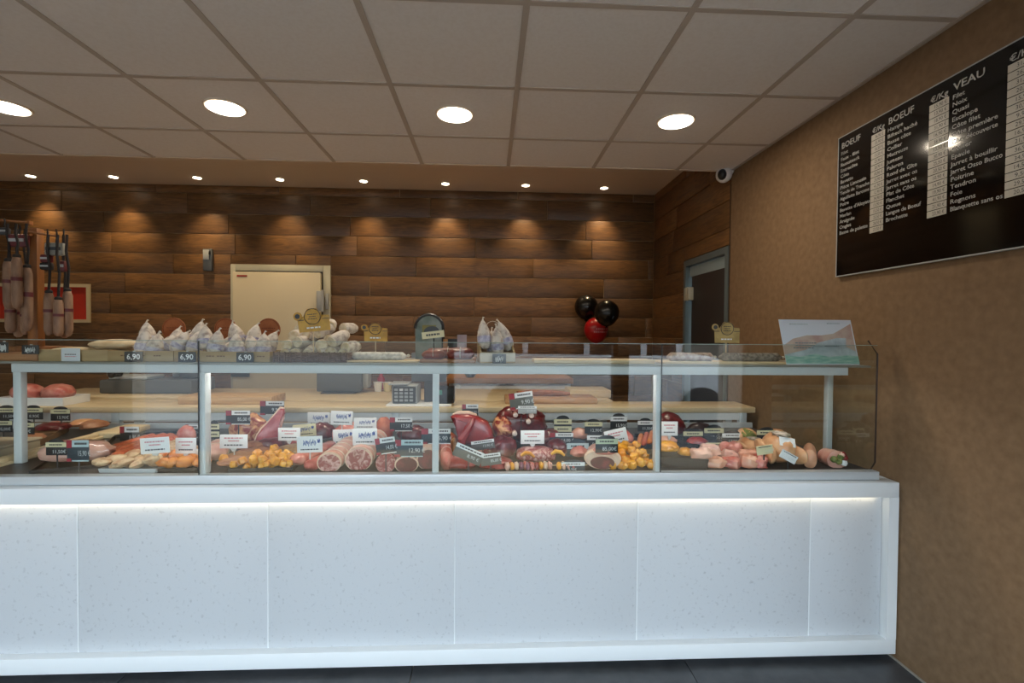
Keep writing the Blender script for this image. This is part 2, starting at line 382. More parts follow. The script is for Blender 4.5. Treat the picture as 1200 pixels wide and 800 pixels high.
# street outside, seen only as a reflection in the case glass
struct('street', B().span((-70, -60, -.25), (70, YF-.2, -.13)), asphalt)
struct('building', B().span((-60, -27, -.13), (60, -26, 6)), facade)
van = thing('van', 'white passenger van parked outside, seen mirrored in the display glass', 'van', (2.0, -4.6, -.13), math.radians(8))
put('body', B().poly([(-2.5, .35), (2.35, .35), (2.4, .95), (1.6, 1.15), (-2.55, 1.15)], 1.8, .05).mesh('body'), van_white, van)
put('roof', B().span((-2.45, -.85, 1.75), (1.1, .85, 1.95), .06), van_white, van)
for i, x in enumerate((-2.4, -1.35, -.35, .55, 1.1)): put('pillar', B().span((x, -.88, 1.1), (x+.09, .88, 1.8)), van_white, van)
put('window_band', B().span((-2.35, -.84, 1.12), (1.12, .84, 1.78)), van_glass, van)
for x in (-1.6, 1.5):
    for y in (-.86, .86): put('wheel', B().cyl((x, y-.1, .33), (x, y+.1, .33), .33, seg=20), dark, van)

# ------------------------------------------------------------------ lights fitted in the ceilings
names = ['leftmost round ceiling downlight, cut by the photo edge', 'round ceiling downlight above the hanging sausages and first crate',
         'round ceiling downlight above the middle of the counter', 'round ceiling downlight nearest the brown wall and menu board']
proto = None
for (px, py), lb in zip(((8, 125.5), (264, 126), (533, 134), (792, 142)), names):
    p = atZ(px, py, ZC)
    if proto is None:
        proto = thing('downlight', lb, 'ceiling light', p, 0, 'round ceiling downlights')
        put('rim', B().cyl((0, 0, -.004), (0, 0, .003), .098, .104, 32), plaster, proto)
        put('diffuser', B().cyl((0, 0, -.007), (0, 0, -.0045), .09, .09, 32), lamp_on, proto)
    else: dup(proto, p, 0, lb)
    lamp('downlight_glow', 'AREA', p-Vector((0, 0, .02)), DOWNLIGHT_W, WARM, shape='DISK', size=.18)
sp_names = ['first', 'second', 'third', 'fourth', 'fifth', 'sixth', 'seventh', 'eighth']
proto = None
for (px, py), nm in zip(((36, 206), (133, 207), (231, 208), (328, 210), (426, 212), (522, 215), (616, 217), (708, 220)), sp_names):
    p = atZ(px, py, ZB); lb = 'small recessed spot in the rear soffit, %s of eight counted from left' % nm
    if proto is None:
        proto = thing('recessed_spot', lb, 'spotlight', p, 0, 'small spots over the wood wall')
        put('rim', B().cyl((0, 0, -.003), (0, 0, .002), .043, .046, 24), lgrey, proto)
        put('diffuser', B().cyl((0, 0, -.006), (0, 0, -.0035), .035, .035, 24), spot_on, proto)
    else: dup(proto, p, 0, lb)
    lamp('spot_beam', 'SPOT', p-Vector((0, 0, .012)), SPOT_W, (1, .74, .42), (math.radians(9), 0, 0), spot_size=math.radians(74), spot_blend=1, shadow_soft_size=.03)

# security camera on the brown wall under the ceiling
p = atX(850, 205, XR-.045)
sc_ = thing('security_camera', 'white security camera with black lens high on brown wall at the corner', 'camera', (XR, p.y, p.z))
put('mount', B().cyl((0, 0, .045), (-.03, 0, .045), .045, .04, 20), white_m, sc_)
bd = put('housing', B().ball((-.06, -.01, 0), (.055, .06, .058), 20, 14), white_m, sc_)
put('lens', B().ball((-.09, -.045, -.012), (.03, .032, .038), 16, 10), dark, sc_)

# ------------------------------------------------------------------ menu board on the right wall
def wallpt(px, py): q = atX(px, py, XR-.02); return q
tl, bl = wallpt(983, 163), wallpt(983, 323); tr = wallpt(1200, 45)
yL = tl.y; zt, zb_ = tl.z, bl.z
zt2 = wallpt(1100, 98).z
yEnd = .98
mb = thing('menu_board', 'black price board with white lettering on the brown wall', 'menu board', (XR-.001, yL, zb_), -PI/2)
# local: x runs along the wall towards the viewer, z up, -y out of the wall
HB = zt-zb_; WB = yL-yEnd
put('panel', B().span((0, -.018, 0), (WB, 0, HB), .002), board_black, mb)
put('edge_strip', B().span((-.004, -.019, -.004), (0, 0, HB+.004)).span((WB, -.019, -.004), (WB+.004, 0, HB+.004)).span((0, -.019, HB), (WB, 0, HB+.004)).span((0, -.019, -.004), (WB, 0, 0)), lgrey, mb)
def bx(px, py): q = wallpt(px, py); return yL-q.y, q.z-zb_
cols = [(985, 1020.5, 1036), (1039, 1087.5, 1110), (1114, 1178, 1215)]
heads = ['BOEUF', 'BOEUF', 'VEAU']
items = [['Filet', 'Faux - filet', 'Rumsteack', 'Entrecôte', 'Côte', 'Bavette', 'Pièce Limousin', 'Tende de Tranche', 'Aiguillette Baronne', 'Poire', 'Bavette d\'Aloyau', 'Merlan', 'Araignée', 'Onglet', 'Basse de palette'],
         ['Hampe', 'Bifteck haché', 'Basse côte', 'Collier', 'Macreuse', 'Jumeau', 'Paleron', 'Rond de Gîte', 'Jarret avec os', 'Jarret sans os', 'Plat de Côte', 'Flanchet', 'Queue', 'Langue de Boeuf', 'Brochette'],
         ['Filet', 'Noix', 'Quasi', 'Escalope', 'Côte filet', 'Côte première', 'Côte découverte', 'Collier', 'Epaule', 'Jarret à bouillir', 'Jarret Osso Bucco', 'Poitrine', 'Tendron', 'Foie', 'Rognons', 'Blanquette sans os']]
price_top = [(1020.5, 160), (1087.5, 124), (1178, 79)]; price_bot = [(1020.5, 271), (1087.5, 253), (1178, 240)]
pz_t = sum(bx(*p)[1] for p in price_top)/3; pz_b = sum(bx(*p)[1] for p in price_bot)/3
for c in range(3):
    x0 = bx(cols[c][0], 200)[0]; x1 = bx(cols[c][1], 200)[0]; x2 = min(bx(cols[c][2], 200)[0], WB-.02)
    n = 16
    rh = (pz_t-pz_b)/n; cw = x1-x0
    fit_text('heading', heads[c], rh*1.42, cw*.62, letter, mb, (x0+.003, -.0188, pz_t+rh*.35), bold=.0006, xs=1.2)
    fit_text('heading', '€/Kg', rh*1.15, (x2-x1)*.9, letter, mb, (x1+.004, -.0188, pz_t+rh*.25), bold=.0005, xs=1.15)
    for r_ in range(n):
        z = pz_t-(r_+1)*rh
        put('price_strip', B().span((x1, -.0195, z+rh*.05), (x2, -.018, z+rh*.95)), price_white, mb)
        pr = ['%d,90 €' % random.randint(9, 42), '%d,50 €' % random.randint(9, 29)][random.random() < .25]
        fit_text('price', pr, rh*.72, (x2-x1)*.62, ink, mb, (x2-.006, -.0200, z+rh*.25), align='RIGHT', xs=1.1)
    for r_, s in enumerate(items[c]):
        z = pz_t-(r_+1)*rh
        fit_text('lettering', s, rh*.86, cw*(.96 if len(s) > 15 else .85), letter, mb, (x0, -.0188, z+rh*.2), xs=1.15, bold=.0003)

# ------------------------------------------------------------------ counter with lit recess
YC = 1.935; ZT = .754; Z0 = .027; XA = -3.4; XE = XR-.006
ct = thing('serving_counter', 'long white counter with speckled front panels and warm light strip under its edge', 'counter', (0, 0, 0))
tb, bb, rw, rec = .062, .062, .042, .036
put('front_frame', B().span((XA, YC, ZT-tb), (XE, YC+rec+.03, ZT), .002).span((XA, YC, Z0), (XE, YC+rec+.03, Z0+bb), .002).span((XE-rw, YC, Z0+bb), (XE, YC+rec+.03, ZT-tb)), white_frame, ct)
put('top_board', B().span((XA, YC+rec+.031, ZT-.03), (XE, 2.98, ZT-.0005)), white_frame, ct)
jn = [atY(x, 650, YC+rec).x for x in (91, 314, 533, 747, 949)]; jn = [XA, jn[0]-.77*1, *jn, XE-rw]
for a, b in zip(jn, jn[1:]):
    put('front_panel', B().span((a+.0025, YC+rec, Z0+bb-.003), (b-.0025, YC+rec+.018, ZT-tb+.003), .001), panel_m, ct)
for a in jn[1:-1]: put('joint_strip', B().span((a-.0022, YC+rec-.0008, Z0+bb), (a+.0022, YC+rec+.018, ZT-tb)), white_frame, ct)
put('back_board', B().span((XA, YC+rec+.021, Z0+.002), (XE, YC+rec+.03, ZT-tb)), white_frame, ct)
put('kick_plate', B().span((XA, YC+.22, 0), (XE-.10, YC+.24, Z0+.05)), dark, ct)
put('underside', B().span((XA, YC+.067, Z0+.002), (XE, 2.9, Z0+.02)), dark, ct)
put('side_board', B().span((XE-.02, YC+.067, Z0+.021), (XE, 2.9, ZT-.031)), white_frame, ct)
put('light_strip', B().span((XA+.05, YC+rec-.016, ZT-tb-.004), (XE-rw-.03, YC+rec-.008, ZT-tb+.001)), led_on, ct)
lamp('counter_glow', 'AREA', ((XA+XE)/2, YC+rec-.012, ZT-tb-.006), LED_W, (1, .82, .55), (0, 0, 0), shape='RECTANGLE', size=XE-XA-.15, size_y=.006)

# ------------------------------------------------------------------ glazed display case
YG = 1.985; ZD = .785; ZS = atY(500, 428, YG+.02).z; XD = 1.655
zg1 = atY(600, 402, YG).z
xr_ = atY(10, 430, YG).x
dc = thing('display_case', 'glass butcher display case with grey metal posts and upper shelf', 'display case', (0, 0, 0))
put('base_rail', B().span((XA, YG-.012, ZT+.0005), (XD+.01, YG+.03, ZD+.004), .002), steel, dc)
put('deck', B().span((XA, YG+.031, ZT+.0005), (XD, 2.95, ZD)), deck_m, dc)
put('rear_panel', B().span((XA, 2.951, ZT+.0005), (XD, 2.965, ZD+.03)), steel, dc)
put('added_fill_strip', B().span((xr_-.0, YG+.085, ZS-.016), (XD-.14, YG+.105, ZS-.0005)), mat('fill_strip_on', (1, .95, .88), .5, emit=3), dc)  # glowing strip added out of sight behind the rail to brighten the meat
lamp('case_fill', 'AREA', ((xr_+XD)/2, YG+.095, ZS-.02), CASE_FILL_W, (1, .95, .88), (math.radians(-12), 0, 0), shape='RECTANGLE', size=XD-xr_-.2, size_y=.02)  # added fill lamp below that strip, lifts the meat on the deck
xj = [atY(232.5, 480, YG).x, atY(775, 480, YG).x]
for a, b in ((XA, xj[0]), (xj[0], xj[1]), (xj[1], XD)):
    put('front_pane', B().span((a+.0015, YG, ZD+.0045), (b-.0015, YG+.006, zg1)), GL, dc)
    put('pane_edge', B().span((a+.0015, YG-.0003, zg1+.0002), (b-.0015, YG+.0063, zg1+.0025)), mat('glass_edge', '#93a59d', .2), dc)
for x in xj:
    put('pane_joint', B().span((x-.0014, YG-.001, ZD+.004), (x+.0014, YG+.007, zg1)), dark, dc)
# end pane with dark chamfered front edge
ep = [(YG+.03, ZD+.006), (YG+.008, ZD+.04), (YG+.008, zg1-.035), (YG+.06, zg1+.02), (2.75, zg1+.02), (2.75, ZD+.006)]
bm_ = B(); bm_.poly(ep, .006); bmesh.ops.rotate(bm_.bm, cent=(0, 0, 0), matrix=Matrix.Rotation(PI/2, 3, 'Z'), verts=bm_.bm.verts)
put('end_pane', bm_, GL, dc, (XD+.003, 0, 0))
put('end_pane_edge', B().tube([(XD+.003, y-.003, z) for y, z in ep[:4]], .0035, 6), mat('gasket_brown', '#2a1712', .5), dc)
def post(px, py_bot, w=.03, dp=.042, zt_=None):
    q = atZ(px, py_bot, ZD) if py_bot else atY(px, 480, YG+.012)
    y0 = max(q.y, YG+.012); x = atY(px, 480, y0).x
    return put('post', B().span((x-w/2, y0, ZD), (x+w/2, y0+dp, (zt_ or ZS)+.0), .003), alu, dc), y0
post(236, None); post(510.5, None, .027, .012); post(772, None, .024, .04); post(973, 532, .028, .03, ZS-.004); post(20, 543, .034, .03, ZS-.004)
xr0 = atY(10, 430, YG).x
put('shelf_rail', B().span((xr0, YG+.01, ZS-.034), (XD-.12, YG+.035, ZS-.0005), .002), alu, dc)
put('shelf_rail_rear', B().span((xr0, 2.38, ZS-.03), (XD-.1, 2.41, ZS-.0005), .002), alu, dc)
put('shelf', B().span((XA, YG+.01, ZS), (XD-.02, 2.43, ZS+.008), .001), mat('shelf_board', '#8f9089', .3), dc)
dv = [atZ(20, 548, ZD).x, atZ(132, 505, ZD).x]; xdv = sum(dv)/2
put('divider', B().span((xdv-.05, YG+.035, ZD), (xdv-.01, 2.94, ZD+.028), .003).span((xdv-.01, YG+.035, ZD), (xdv+.012, 2.94, ZD+.012), .002), beech, dc)
SH = ZS+.0085     # top of the shelf

# ------------------------------------------------------------------ tables behind the case
TZ = .904
def table(name, label, x0, x1, y0, y1, z, legs, m=beech, th=.035):
    t = thing(name, label, 'table', (0, 0, 0))
    put('tabletop', B().span((x0, y0, z-th), (x1, y1, z), .004), m, t)
    put('apron', B().span((x0+.03, y0+.03, z-th-.05), (x1-.05, y0+.05, z-th-.0005)).span((x0+.03, y0+.03, z-th-.115), (x1-.05, y0+.055, z-th-.085)), white_m, t)
    for x in legs:
        for y in (y0+.022, y1-.06): put('leg', B().span((x, y, 0), (x+.045, y+.038, z-th-.0005), .002), alu, t)
    return t
bxr = atY(891, 476, 3.0).x
table('work_table', 'long pale wood table on grey legs right behind the case, reaching the brown wall', -3.1, bxr-.03, 3.0, 3.27, TZ, (-3.05, -2.28, -.6, bxr-.12))
table('prep_table', 'deeper pale wood table standing directly behind the long work table', -3.2, .86, 3.30, 3.98, TZ, (-3.1, -1.2, .78))
wbx = atY(672, 449, 4.35)
table('wall_bench', 'narrow wood bench along the rear wall near the balloons', atY(522, 446, 4.35).x, wbx.x, 4.35, 4.95, atY(600, 443, 4.35).z, (-.3, .7), beech_dark, .05)

def on(px, py, z): return atZ(px, py, z)
def board(label, x0, x1, py0, z, depth, th, m=beech, cat='cutting board', name='cutting_board', rz=0):
    a, b = on(x0, py0, z), on(x1, py0, z)
    return tag(put(name, B().span((0, 0, 0), (b.x-a.x, depth, th), .006), m, None, (a.x, a.y, z+.0004), (0, 0, rz)), label, cat)
board('thick pale wood board behind the second glass pane, below the crates', 208, 318, 474, TZ, .22, .05, mat('board_wood', '#d2ad7c', .5, '#bb9262', 4, (1, 9, 9)))
q = on(470, 470, TZ)
b2 = board('thick wood chopping block with a reddish cloth roll on it', 592, 700, 473.5, TZ, .2, .04, mat('block_wood', '#b98f66', .5, '#a0744e', 4, (1, 9, 9)), 'chopping block', 'chopping_block')
q = b2.location
tag(put('cloth_roll', B().tube([(0, 0, .022), (.12, .01, .024), (.28, 0, .02), (.36, .01, .016)], [.012, .022, .02, .01]), mat('reddish_cloth', '#a86a4c', .8, '#935a40', 20), None, (q.x+.08, q.y+.1, q.z+.039)), 'reddish brown cloth roll lying on the chopping block', 'cloth')
board('small thick pale board on the rear table, right of the chopping block', 668, 716, 466, TZ, .25, .055)
board('flat pale board on the table, under the meat slicer', 80, 235, 468, TZ, .13, .022)
# slicer
q = on(126, 463, TZ); sl = thing('meat_slicer', 'grey metal meat slicer with round blade on the table behind the left pane', 'slicer', (q.x, 3.46, TZ+.0004))
put('base', B().span((0, 0, .02), (.62, .30, .115), .012), grey_plastic, sl); 
for x in (.05, .55):
    for y in (.05, .25): put('foot', B().cyl((x, y, 0), (x, y, .02), .02), dark, sl)
put('blade', B().cyl((.42, .12, .25), (.45, .14, .25), .125, seg=32), steel, sl)
put('carriage', B().span((.04, .03, .1155), (.30, .22, .14), .008).span((.03, .03, .14), (.05, .22, .23), .004), steel, sl)
put('motor_housing', B().span((.46, .10, .1155), (.61, .28, .24), .03), grey_plastic, sl)
put('knob', B().cyl((.12, .03, .16), (.12, -.03, .16), .022).ball((.12, -.045, .16), (.026, .02, .026), 12, 8), dark, sl)
# grey screen box
a, b = on(362, 464, TZ), on(415, 464, TZ)
ts = thing('till_screen', 'dark grey till screen standing on the table below the basket', 'screen', (a.x, 3.66, TZ+.0004)); k = 3.66/a.y
put('casing', B().span((0, 0, .012), ((b.x-a.x)*k, .05, .215), .008), grey_plastic, ts)
put('rear_bulge', B().span(((b.x-a.x)*k*.2, .0505, .03), ((b.x-a.x)*k*1.12, .16, .17), .02), lgrey, ts)
put('foot', B().span((.04, -.03, 0), ((b.x-a.x)*k-.04, .13, .012), .004), dgrey, ts)
# cups
for i, (px, lb, m) in enumerate(((443, 'small white cup with red side on the table left of the scale', white_m), (454, 'small cream cup beside the white cup left of the scale', cream))):
    q = on(px, 458.5, TZ); t = thing('cup', lb, 'cup', (q.x, q.y, TZ+.0004))
    put('body', B().cyl((0, 0, 0), (0, 0, .07), .026, .034, 20), m, t)
    put('rim', B().cyl((0, 0, .0702), (0, 0, .073), .036, .036, 20), white_m, t)
q = on(447, 456, TZ)
tag(put('bottle', B().rings([((0, 0, z), r, r, (1, 0, 0), (0, 1, 0)) for z, r in ((0, .026), (.004, .03), (.09, .03), (.115, .014), (.135, .011), (.137, .012), (.16, .009))]), mat('red_bottle', '#a3283a', .3), None, (q.x, 3.92, TZ+.0004)), 'red squeeze bottle behind the two cups', 'bottle')
# scale / till
a = on(455, 477, TZ); rg = thing('shop_scale', 'grey shop scale with keypad and tall screen behind the middle post', 'scale', (a.x, 3.02, TZ+.0004))
u = 3.02/F
put('base', B().span((-.02, 0, 0), (72*u, .22, .012), .004), white_m, rg)
put('body', B().span((.01, .03, .0125), (.17, .20, .13), .01), lgrey, rg)
kp = put('keypad', B().span((.02, .018, .02), (.16, .0295, .12), .003), dgrey, rg)
for i in range(4):
    for j in range(4): put('button', B().span((.03+i*.031, .014, .03+j*.022), (.052+i*.031, .0175, .044+j*.022)), (white_m if (i, j) == (1, 3) else lgrey), kp)
put('screen', B().span((.115, .13, .14), (.34, .16, .33), .008), grey_plastic, rg)
put('stand', B().span((.2, .12, .0125), (.26, .17, .1395), .004), dgrey, rg)
put('printer', B().span((.27, .03, .0125), (.40, .12, .12), .012), dark, rg)
put('green_key', B().span((.285, .024, .07), (.325, .0295, .1), .003), mat('green_key', '#3f8f7a', .4), rg)
put('weighing_plate', B().span((-.01, .02, .1305), (.11, .19, .14), .003), steel, rg)
# black dish on the wall bench
q = atY(551, 446, 4.4); zz = atY(600, 443, 4.35).z
tag(put('dish', B().rings([((0, 0, z), r, r, (1, 0, 0), (0, 1, 0)) for z, r in ((0, .03), (.004, .035), (.03, .055), (.04, .054), (.045, .02), (.062, .016))]), dark, None, (q.x, 4.43, zz+.0004)), 'small black lidded dish on the wall bench', 'dish')
# meat trays standing on the left of the work table
q = atY(-10, 470, 3.02)
mt = thing('meat_tray', 'white tray on the work table at the photo edge, holding pink meat', 'tray', (q.x, 3.03, TZ+.0004))
put('tray_base', B().span((0, 0, 0), (.40, .2, .008), .002), white_m, mt)
put('tray_wall', B().span((0, 0, .008), (.40, .008, .05)).span((0, .192, .008), (.40, .2, .05)).span((0, .008, .008), (.008, .192, .05)).span((.392, .008, .008), (.40, .192, .05)), white_m, mt)
for i, (x, lb) in enumerate(((.11, 'pink meat joint in the white tray, at the photo edge'), (.29, 'pink meat joint in the white tray, beside the grey post'))):
    tag(put('meat_joint', B().ball((0, 0, .055), (.085, .08, .055), 20, 12, .12, 2.2, i+3), pink, None, (q.x+x, 3.13, TZ+.016)), lb, 'meat')
# wall things: switch, poster, balloons
q = atY(245.5, 305, YB)
t = thing('wall_switch', 'small grey switch box on the wood wall left of the cream door', 'switch', (q.x, YB-.002, q.z))
put('casing', B().span((-.045, -.04, -.11), (.045, -.002, .11), .008), grey_plastic, t); put('cover', B().span((-.038, -.046, 0), (.02, -.0405, .1), .004), lgrey, t)
put('toggle', B().span((.022, -.055, .05), (.036, -.0405, .085), .003), dark, t)
a, b = atY(107, 333, YB), atY(-14, 377, YB)
t = thing('wall_picture', 'red picture in cream frame on the wood wall behind hanging sausages', 'picture', (b.x, YB-.002, b.z))
w_, h_ = a.x-b.x, a.z-b.z
put('frame', B().span((0, -.022, 0), (w_, -.003, .032)).span((0, -.022, h_-.032), (w_, -.003, h_)).span((0, -.022, .032), (.032, -.003, h_-.032)).span((w_-.032, -.022, .032), (w_, -.003, h_-.032)), cream_frame, t)
put('print', B().span((.032, -.012, .032), (w_-.032, -.003, h_-.032)), red_poster, t)
def balloon(label, px, py, r, m, Y, txt=False, tilt=0, tie=None):
    q = atY(px, py, Y); t = thing('balloon', label, 'balloon', q)
    pr = []
    for i in range(15):
        f = i/14; z = math.cos(f*PI); rr = math.sin(f*PI)*(1 if z > 0 else 1-.12*z*z); pr.append(((0, 0, z*r*(1 if z > 0 else 1.15)), max(rr*r, .002), max(rr*r, .002), (1, 0, 0), (0, 1, 0)))
    body = put('body', B().rings(pr[::-1], 24), m, t, (0, 0, 0), (0, tilt, 0))
    put('knot', B().cyl((0, 0, -1.22*r), (0, 0, -1.14*r), .02, .006, 10), m, body)
    if tie is not None: put('string', B().tube([(0, 0, -1.2*r), tuple((tie-q)*.5+Vector((0, 0, -.7*r))), tuple(tie-q)], .003, 6), twine, t)
    if txt:
        for j, (n, wd) in enumerate(((6, .05), (8, .07))):
            for i in range(n):
                x = -wd+i*2*wd/(n-1)+.03; z = .005-j*.03; y = -math.sqrt(max(0, r*r-x*x-z*z))-.0015
                put('print_mark', B().box((0, 0, 0), (.010, .0015, .014)), mat('faint_print', '#c98c8c', .5), body, (x, y, z), (0, 0, math.asin(clip(x/r, -1, 1))))
    return t
balloon('black balloon on the rear wall, higher and left of the other black one', 687, 359, .120, balloon_black, 4.915)
balloon('black balloon on the rear wall, lower and right of the other black one', 711, 366, .118, balloon_black, 4.55, tie=atY(701, 386, 4.80)+Vector((0, -.02, .112)))
balloon('red balloon with small white print below two black balloons', 698.5, 386, .121, balloon_red, 4.80, True)

# ------------------------------------------------------------------ cards
def dash(parent, x0, x1, z, h, m, y, n=6, nm='print_line'):
    r = random.Random(int(x0*9999+z*77777)); b = B(); x = x0
    while x < x1-.001:
        l = min((x1-x0)/n*r.uniform(.6, 1.3), x1-x); b.span((x, y-.0003, z), (x+l*.78, y, z+h)); x += l
    return put(nm, b.mesh(nm, False), m, parent)
def scribble(parent, w, z, h, m, y, seed):
    r = random.Random(seed); pts = []
    for i in range(34):
        t = i/33; pts.append((-w/2+w*t+.1*h*math.sin(i*2.1), y, z+h*(.5*math.sin(i*1.9+seed)+.25*math.sin(i*.8))+.12*h*(t-.5)))
    return put('handwriting', B().tube(pts, h*.055, 5), m, parent)
PRICES = ['12,90', '15,90', '11,50', '8,90', '13,90', '85,00', '9,90', '21,90', '17,50', '14,00']
pi_ = [0]
def card(kind, px, py, w, h, Y, label, tilt=0, zfoot=None, head=None, body=None, group=None, lean=0, short=False, two=False, name=None):
    for k in range(24):
        c = atY(px, py, Y); s = Y/F*1.0; W, H = w*s, h*s
        lo, hi = Vector((c.x-W*.6, Y-.006, c.z-H*.62)), Vector((c.x+W*.6, Y+.006, c.z+H*.75))
        bb = B().span(lo, hi); vs = [v.co.copy() for v in bb.bm.verts]; fs = [tuple(v.index for v in f.verts) for f in bb.bm.faces]; bb.bm.verts.index_update()
        fs = [tuple(v.index for v in f.verts) for f in bb.bm.faces]; bb.bm.free(); q = BVHTree.FromPolygons(vs, fs)
        hit = False
        for D_ in DECK:
            if any(lo[j] > D_[2][j] or D_[1][j] > hi[j] for j in range(3)): continue
            if D_[0].overlap(q) or D_[0].find_nearest(c, .01)[0] is not None: hit = True; break
        if not hit or Y-.012 < YG+.03 or atY(px, py+h*.5, Y-.012).z < ZD+.002: break
        Y -= .012
    zf = ZD+.0004
    if zfoot is None:
        for D_ in DECK:
            for ox in (0, -.005, .005):
                h_ = D_[0].ray_cast(Vector((c.x+ox, Y+.004, c.z-H*.5)), Vector((0, 0, -1)))[0]
                if h_ is not None: zf = max(zf, h_.z+.0006)
    zf = min(zf, c.z-H*.5-.001)
    for k in range(0): pass
    t = thing({'br': 'price_card', 'dome': 'price_tag', 'promo': 'promotion_card', 'plain': 'price_card', 'shelf': 'price_tag'}[kind], label, 'price tag' if kind != 'promo' else 'card', (c.x, Y, zf), 0, group)
    zc = c.z-zf; T_ = .0025; DECK.append([BVHTree.FromPolygons(vs, fs), lo, hi])
    bz = zc-H/2
    piv = put('panel', B().box((0, 0, 0), (W, T_, H), .0006), body or {'br': blackcard, 'dome': blackcard, 'promo': white_m, 'plain': greycard, 'shelf': blackcard}[kind], t, (0, 0, zc), (lean, -math.radians(tilt), 0))
    y = -T_/2-.0002; pi_[0] += 1; pr = PRICES[pi_[0] % 10]
    if kind in ('br', 'plain'):
        x0 = -W/2 if kind == 'plain' else -W/2+W*.24
        put('header', B().span((x0, y-.0008, H*.5-H*.32), (W/2, y, H*.5)), head or white_m, piv)
        if kind == 'br':
            put('emblem', B().span((-W/2, y-.0008, H*.5-H*.36), (-W/2+W*.225, y, H*.5)), redcard, piv); put('foot_strip', B().span((-W/2+W*.24, y-.0008, -H*.5), (W/2, y, -H*.44)), head or white_m, piv)
            put('foot_emblem', B().span((-W/2, y-.0008, -H*.5), (-W/2+W*.2, y, -H*.36)), redcard, piv)
        dash(piv, x0+W*.12, W*.42, H*.29, H*.1, ink, y-.0009, 8)
        fit_text('price', pr+' €', H*.36, W*.55, chalk, piv, (-W*.02, y-.0003, -H*.24))
    elif kind == 'dome':
        n = 9; cap = B().poly([(W*.36*math.cos(PI*i/n), H*.5+H*.24*math.sin(PI*i/n)) for i in range(n+1)], T_)
        put('dome', cap, body or blackcard, piv)
        put('header', B().span((-W*.5, y-.0008, H*.12), (W*.5, y, H*.48)), head or cream, piv)
        dash(piv, -W*.32, W*.32, H*.25, H*.1, ink, y-.0009, 6)
        if two:
            put('header', B().span((-W*.5, y-.0008, -H*.4), (W*.5, y, -H*.02)), head or cream, piv); dash(piv, -W*.3, W*.32, -H*.26, H*.1, ink, y-.0009, 6)
        else: fit_text('price', pr+'€', H*.36, W*.66, chalk, piv, (-W*.2, y-.0003, -H*.34))
    elif kind == 'promo':
        if head is None:
            for j, (z, m, e) in enumerate(((.2, ink_pink, .34), (.0, ink_pink, .2), (-.3, ink, .34))): dash(piv, -W*e, W*e, H*z, H*.085, m, y, 7)
        else:
            scribble(piv, W*.5, H*.1, H*.3, ink_blue, y-.0004, px*.1); dash(piv, -W*.36, W*.36, -H*.34, H*.07, ink, y, 7); scribble(piv, W*.1, H*.2, H*.2, ink_blue, y-.0004, px).location.x = W*.36
    # stem down to what carries the card
    if bz > .0005:
        if kind == 'promo' and head is None and not short:
            put('clip', B().poly([(-W*.12, 0), (W*.12, 0), (W*.05, -H*.22), (-W*.05, -H*.22)], .006).mesh('clip'), clear_p, piv, (0, 0, -H*.5))
        put('stem', B().span((-.0022, .0025, 0), (.0022, .006, zc-H*.2)), clear_p if kind == 'promo' else dgrey, t)
    return t
# ------------------------------------------------------------------ trays and meat on the deck
Z = ZD+.0004
def D(px, py, z=ZD): return atZ(px, py, z)
def tray(label, p1, p2, wpx, h=.02, m=tray_black, flare=1.06, cat='tray'):     # from front point to back point, width in px at the front
    a, b = D(*p1), D(*p2); L = (b-a).length; W = wpx*a.y/F; rz = math.atan2(b.y-a.y, b.x-a.x)-PI/2
    t = thing('meat_tray', label, cat, (a.x, a.y, Z), rz)
    k = .004
    put('tray_base', B().span((-W/2, 0, 0), (W/2, L, k)), m, t)
    wl = B()
    for (x0, y0, x1, y1, ox, oy) in ((-W/2, 0, W/2, 0, 0, -1), (-W/2, L, W/2, L, 0, 1)):
        wl.poly([(-W/2, 0), (W/2, 0), (W/2*flare, h), (-W/2*flare, h)], k); vs = wl.bm.verts[:] if False else None
        wl.bm.verts.ensure_lookup_table()
        for v in wl.bm.verts[-8:]: v.co.y += y0+(-k/2-.0002 if oy < 0 else k/2+.0002); v.co.z += k*.5
    for s in (-1, 1):
        wl.box((s*(W/2*(1+flare)/2), L/2, h/2+k*.4), (k, L, h), 0)
    put('tray_wall', wl, m, t)
    return t, L, W, rz
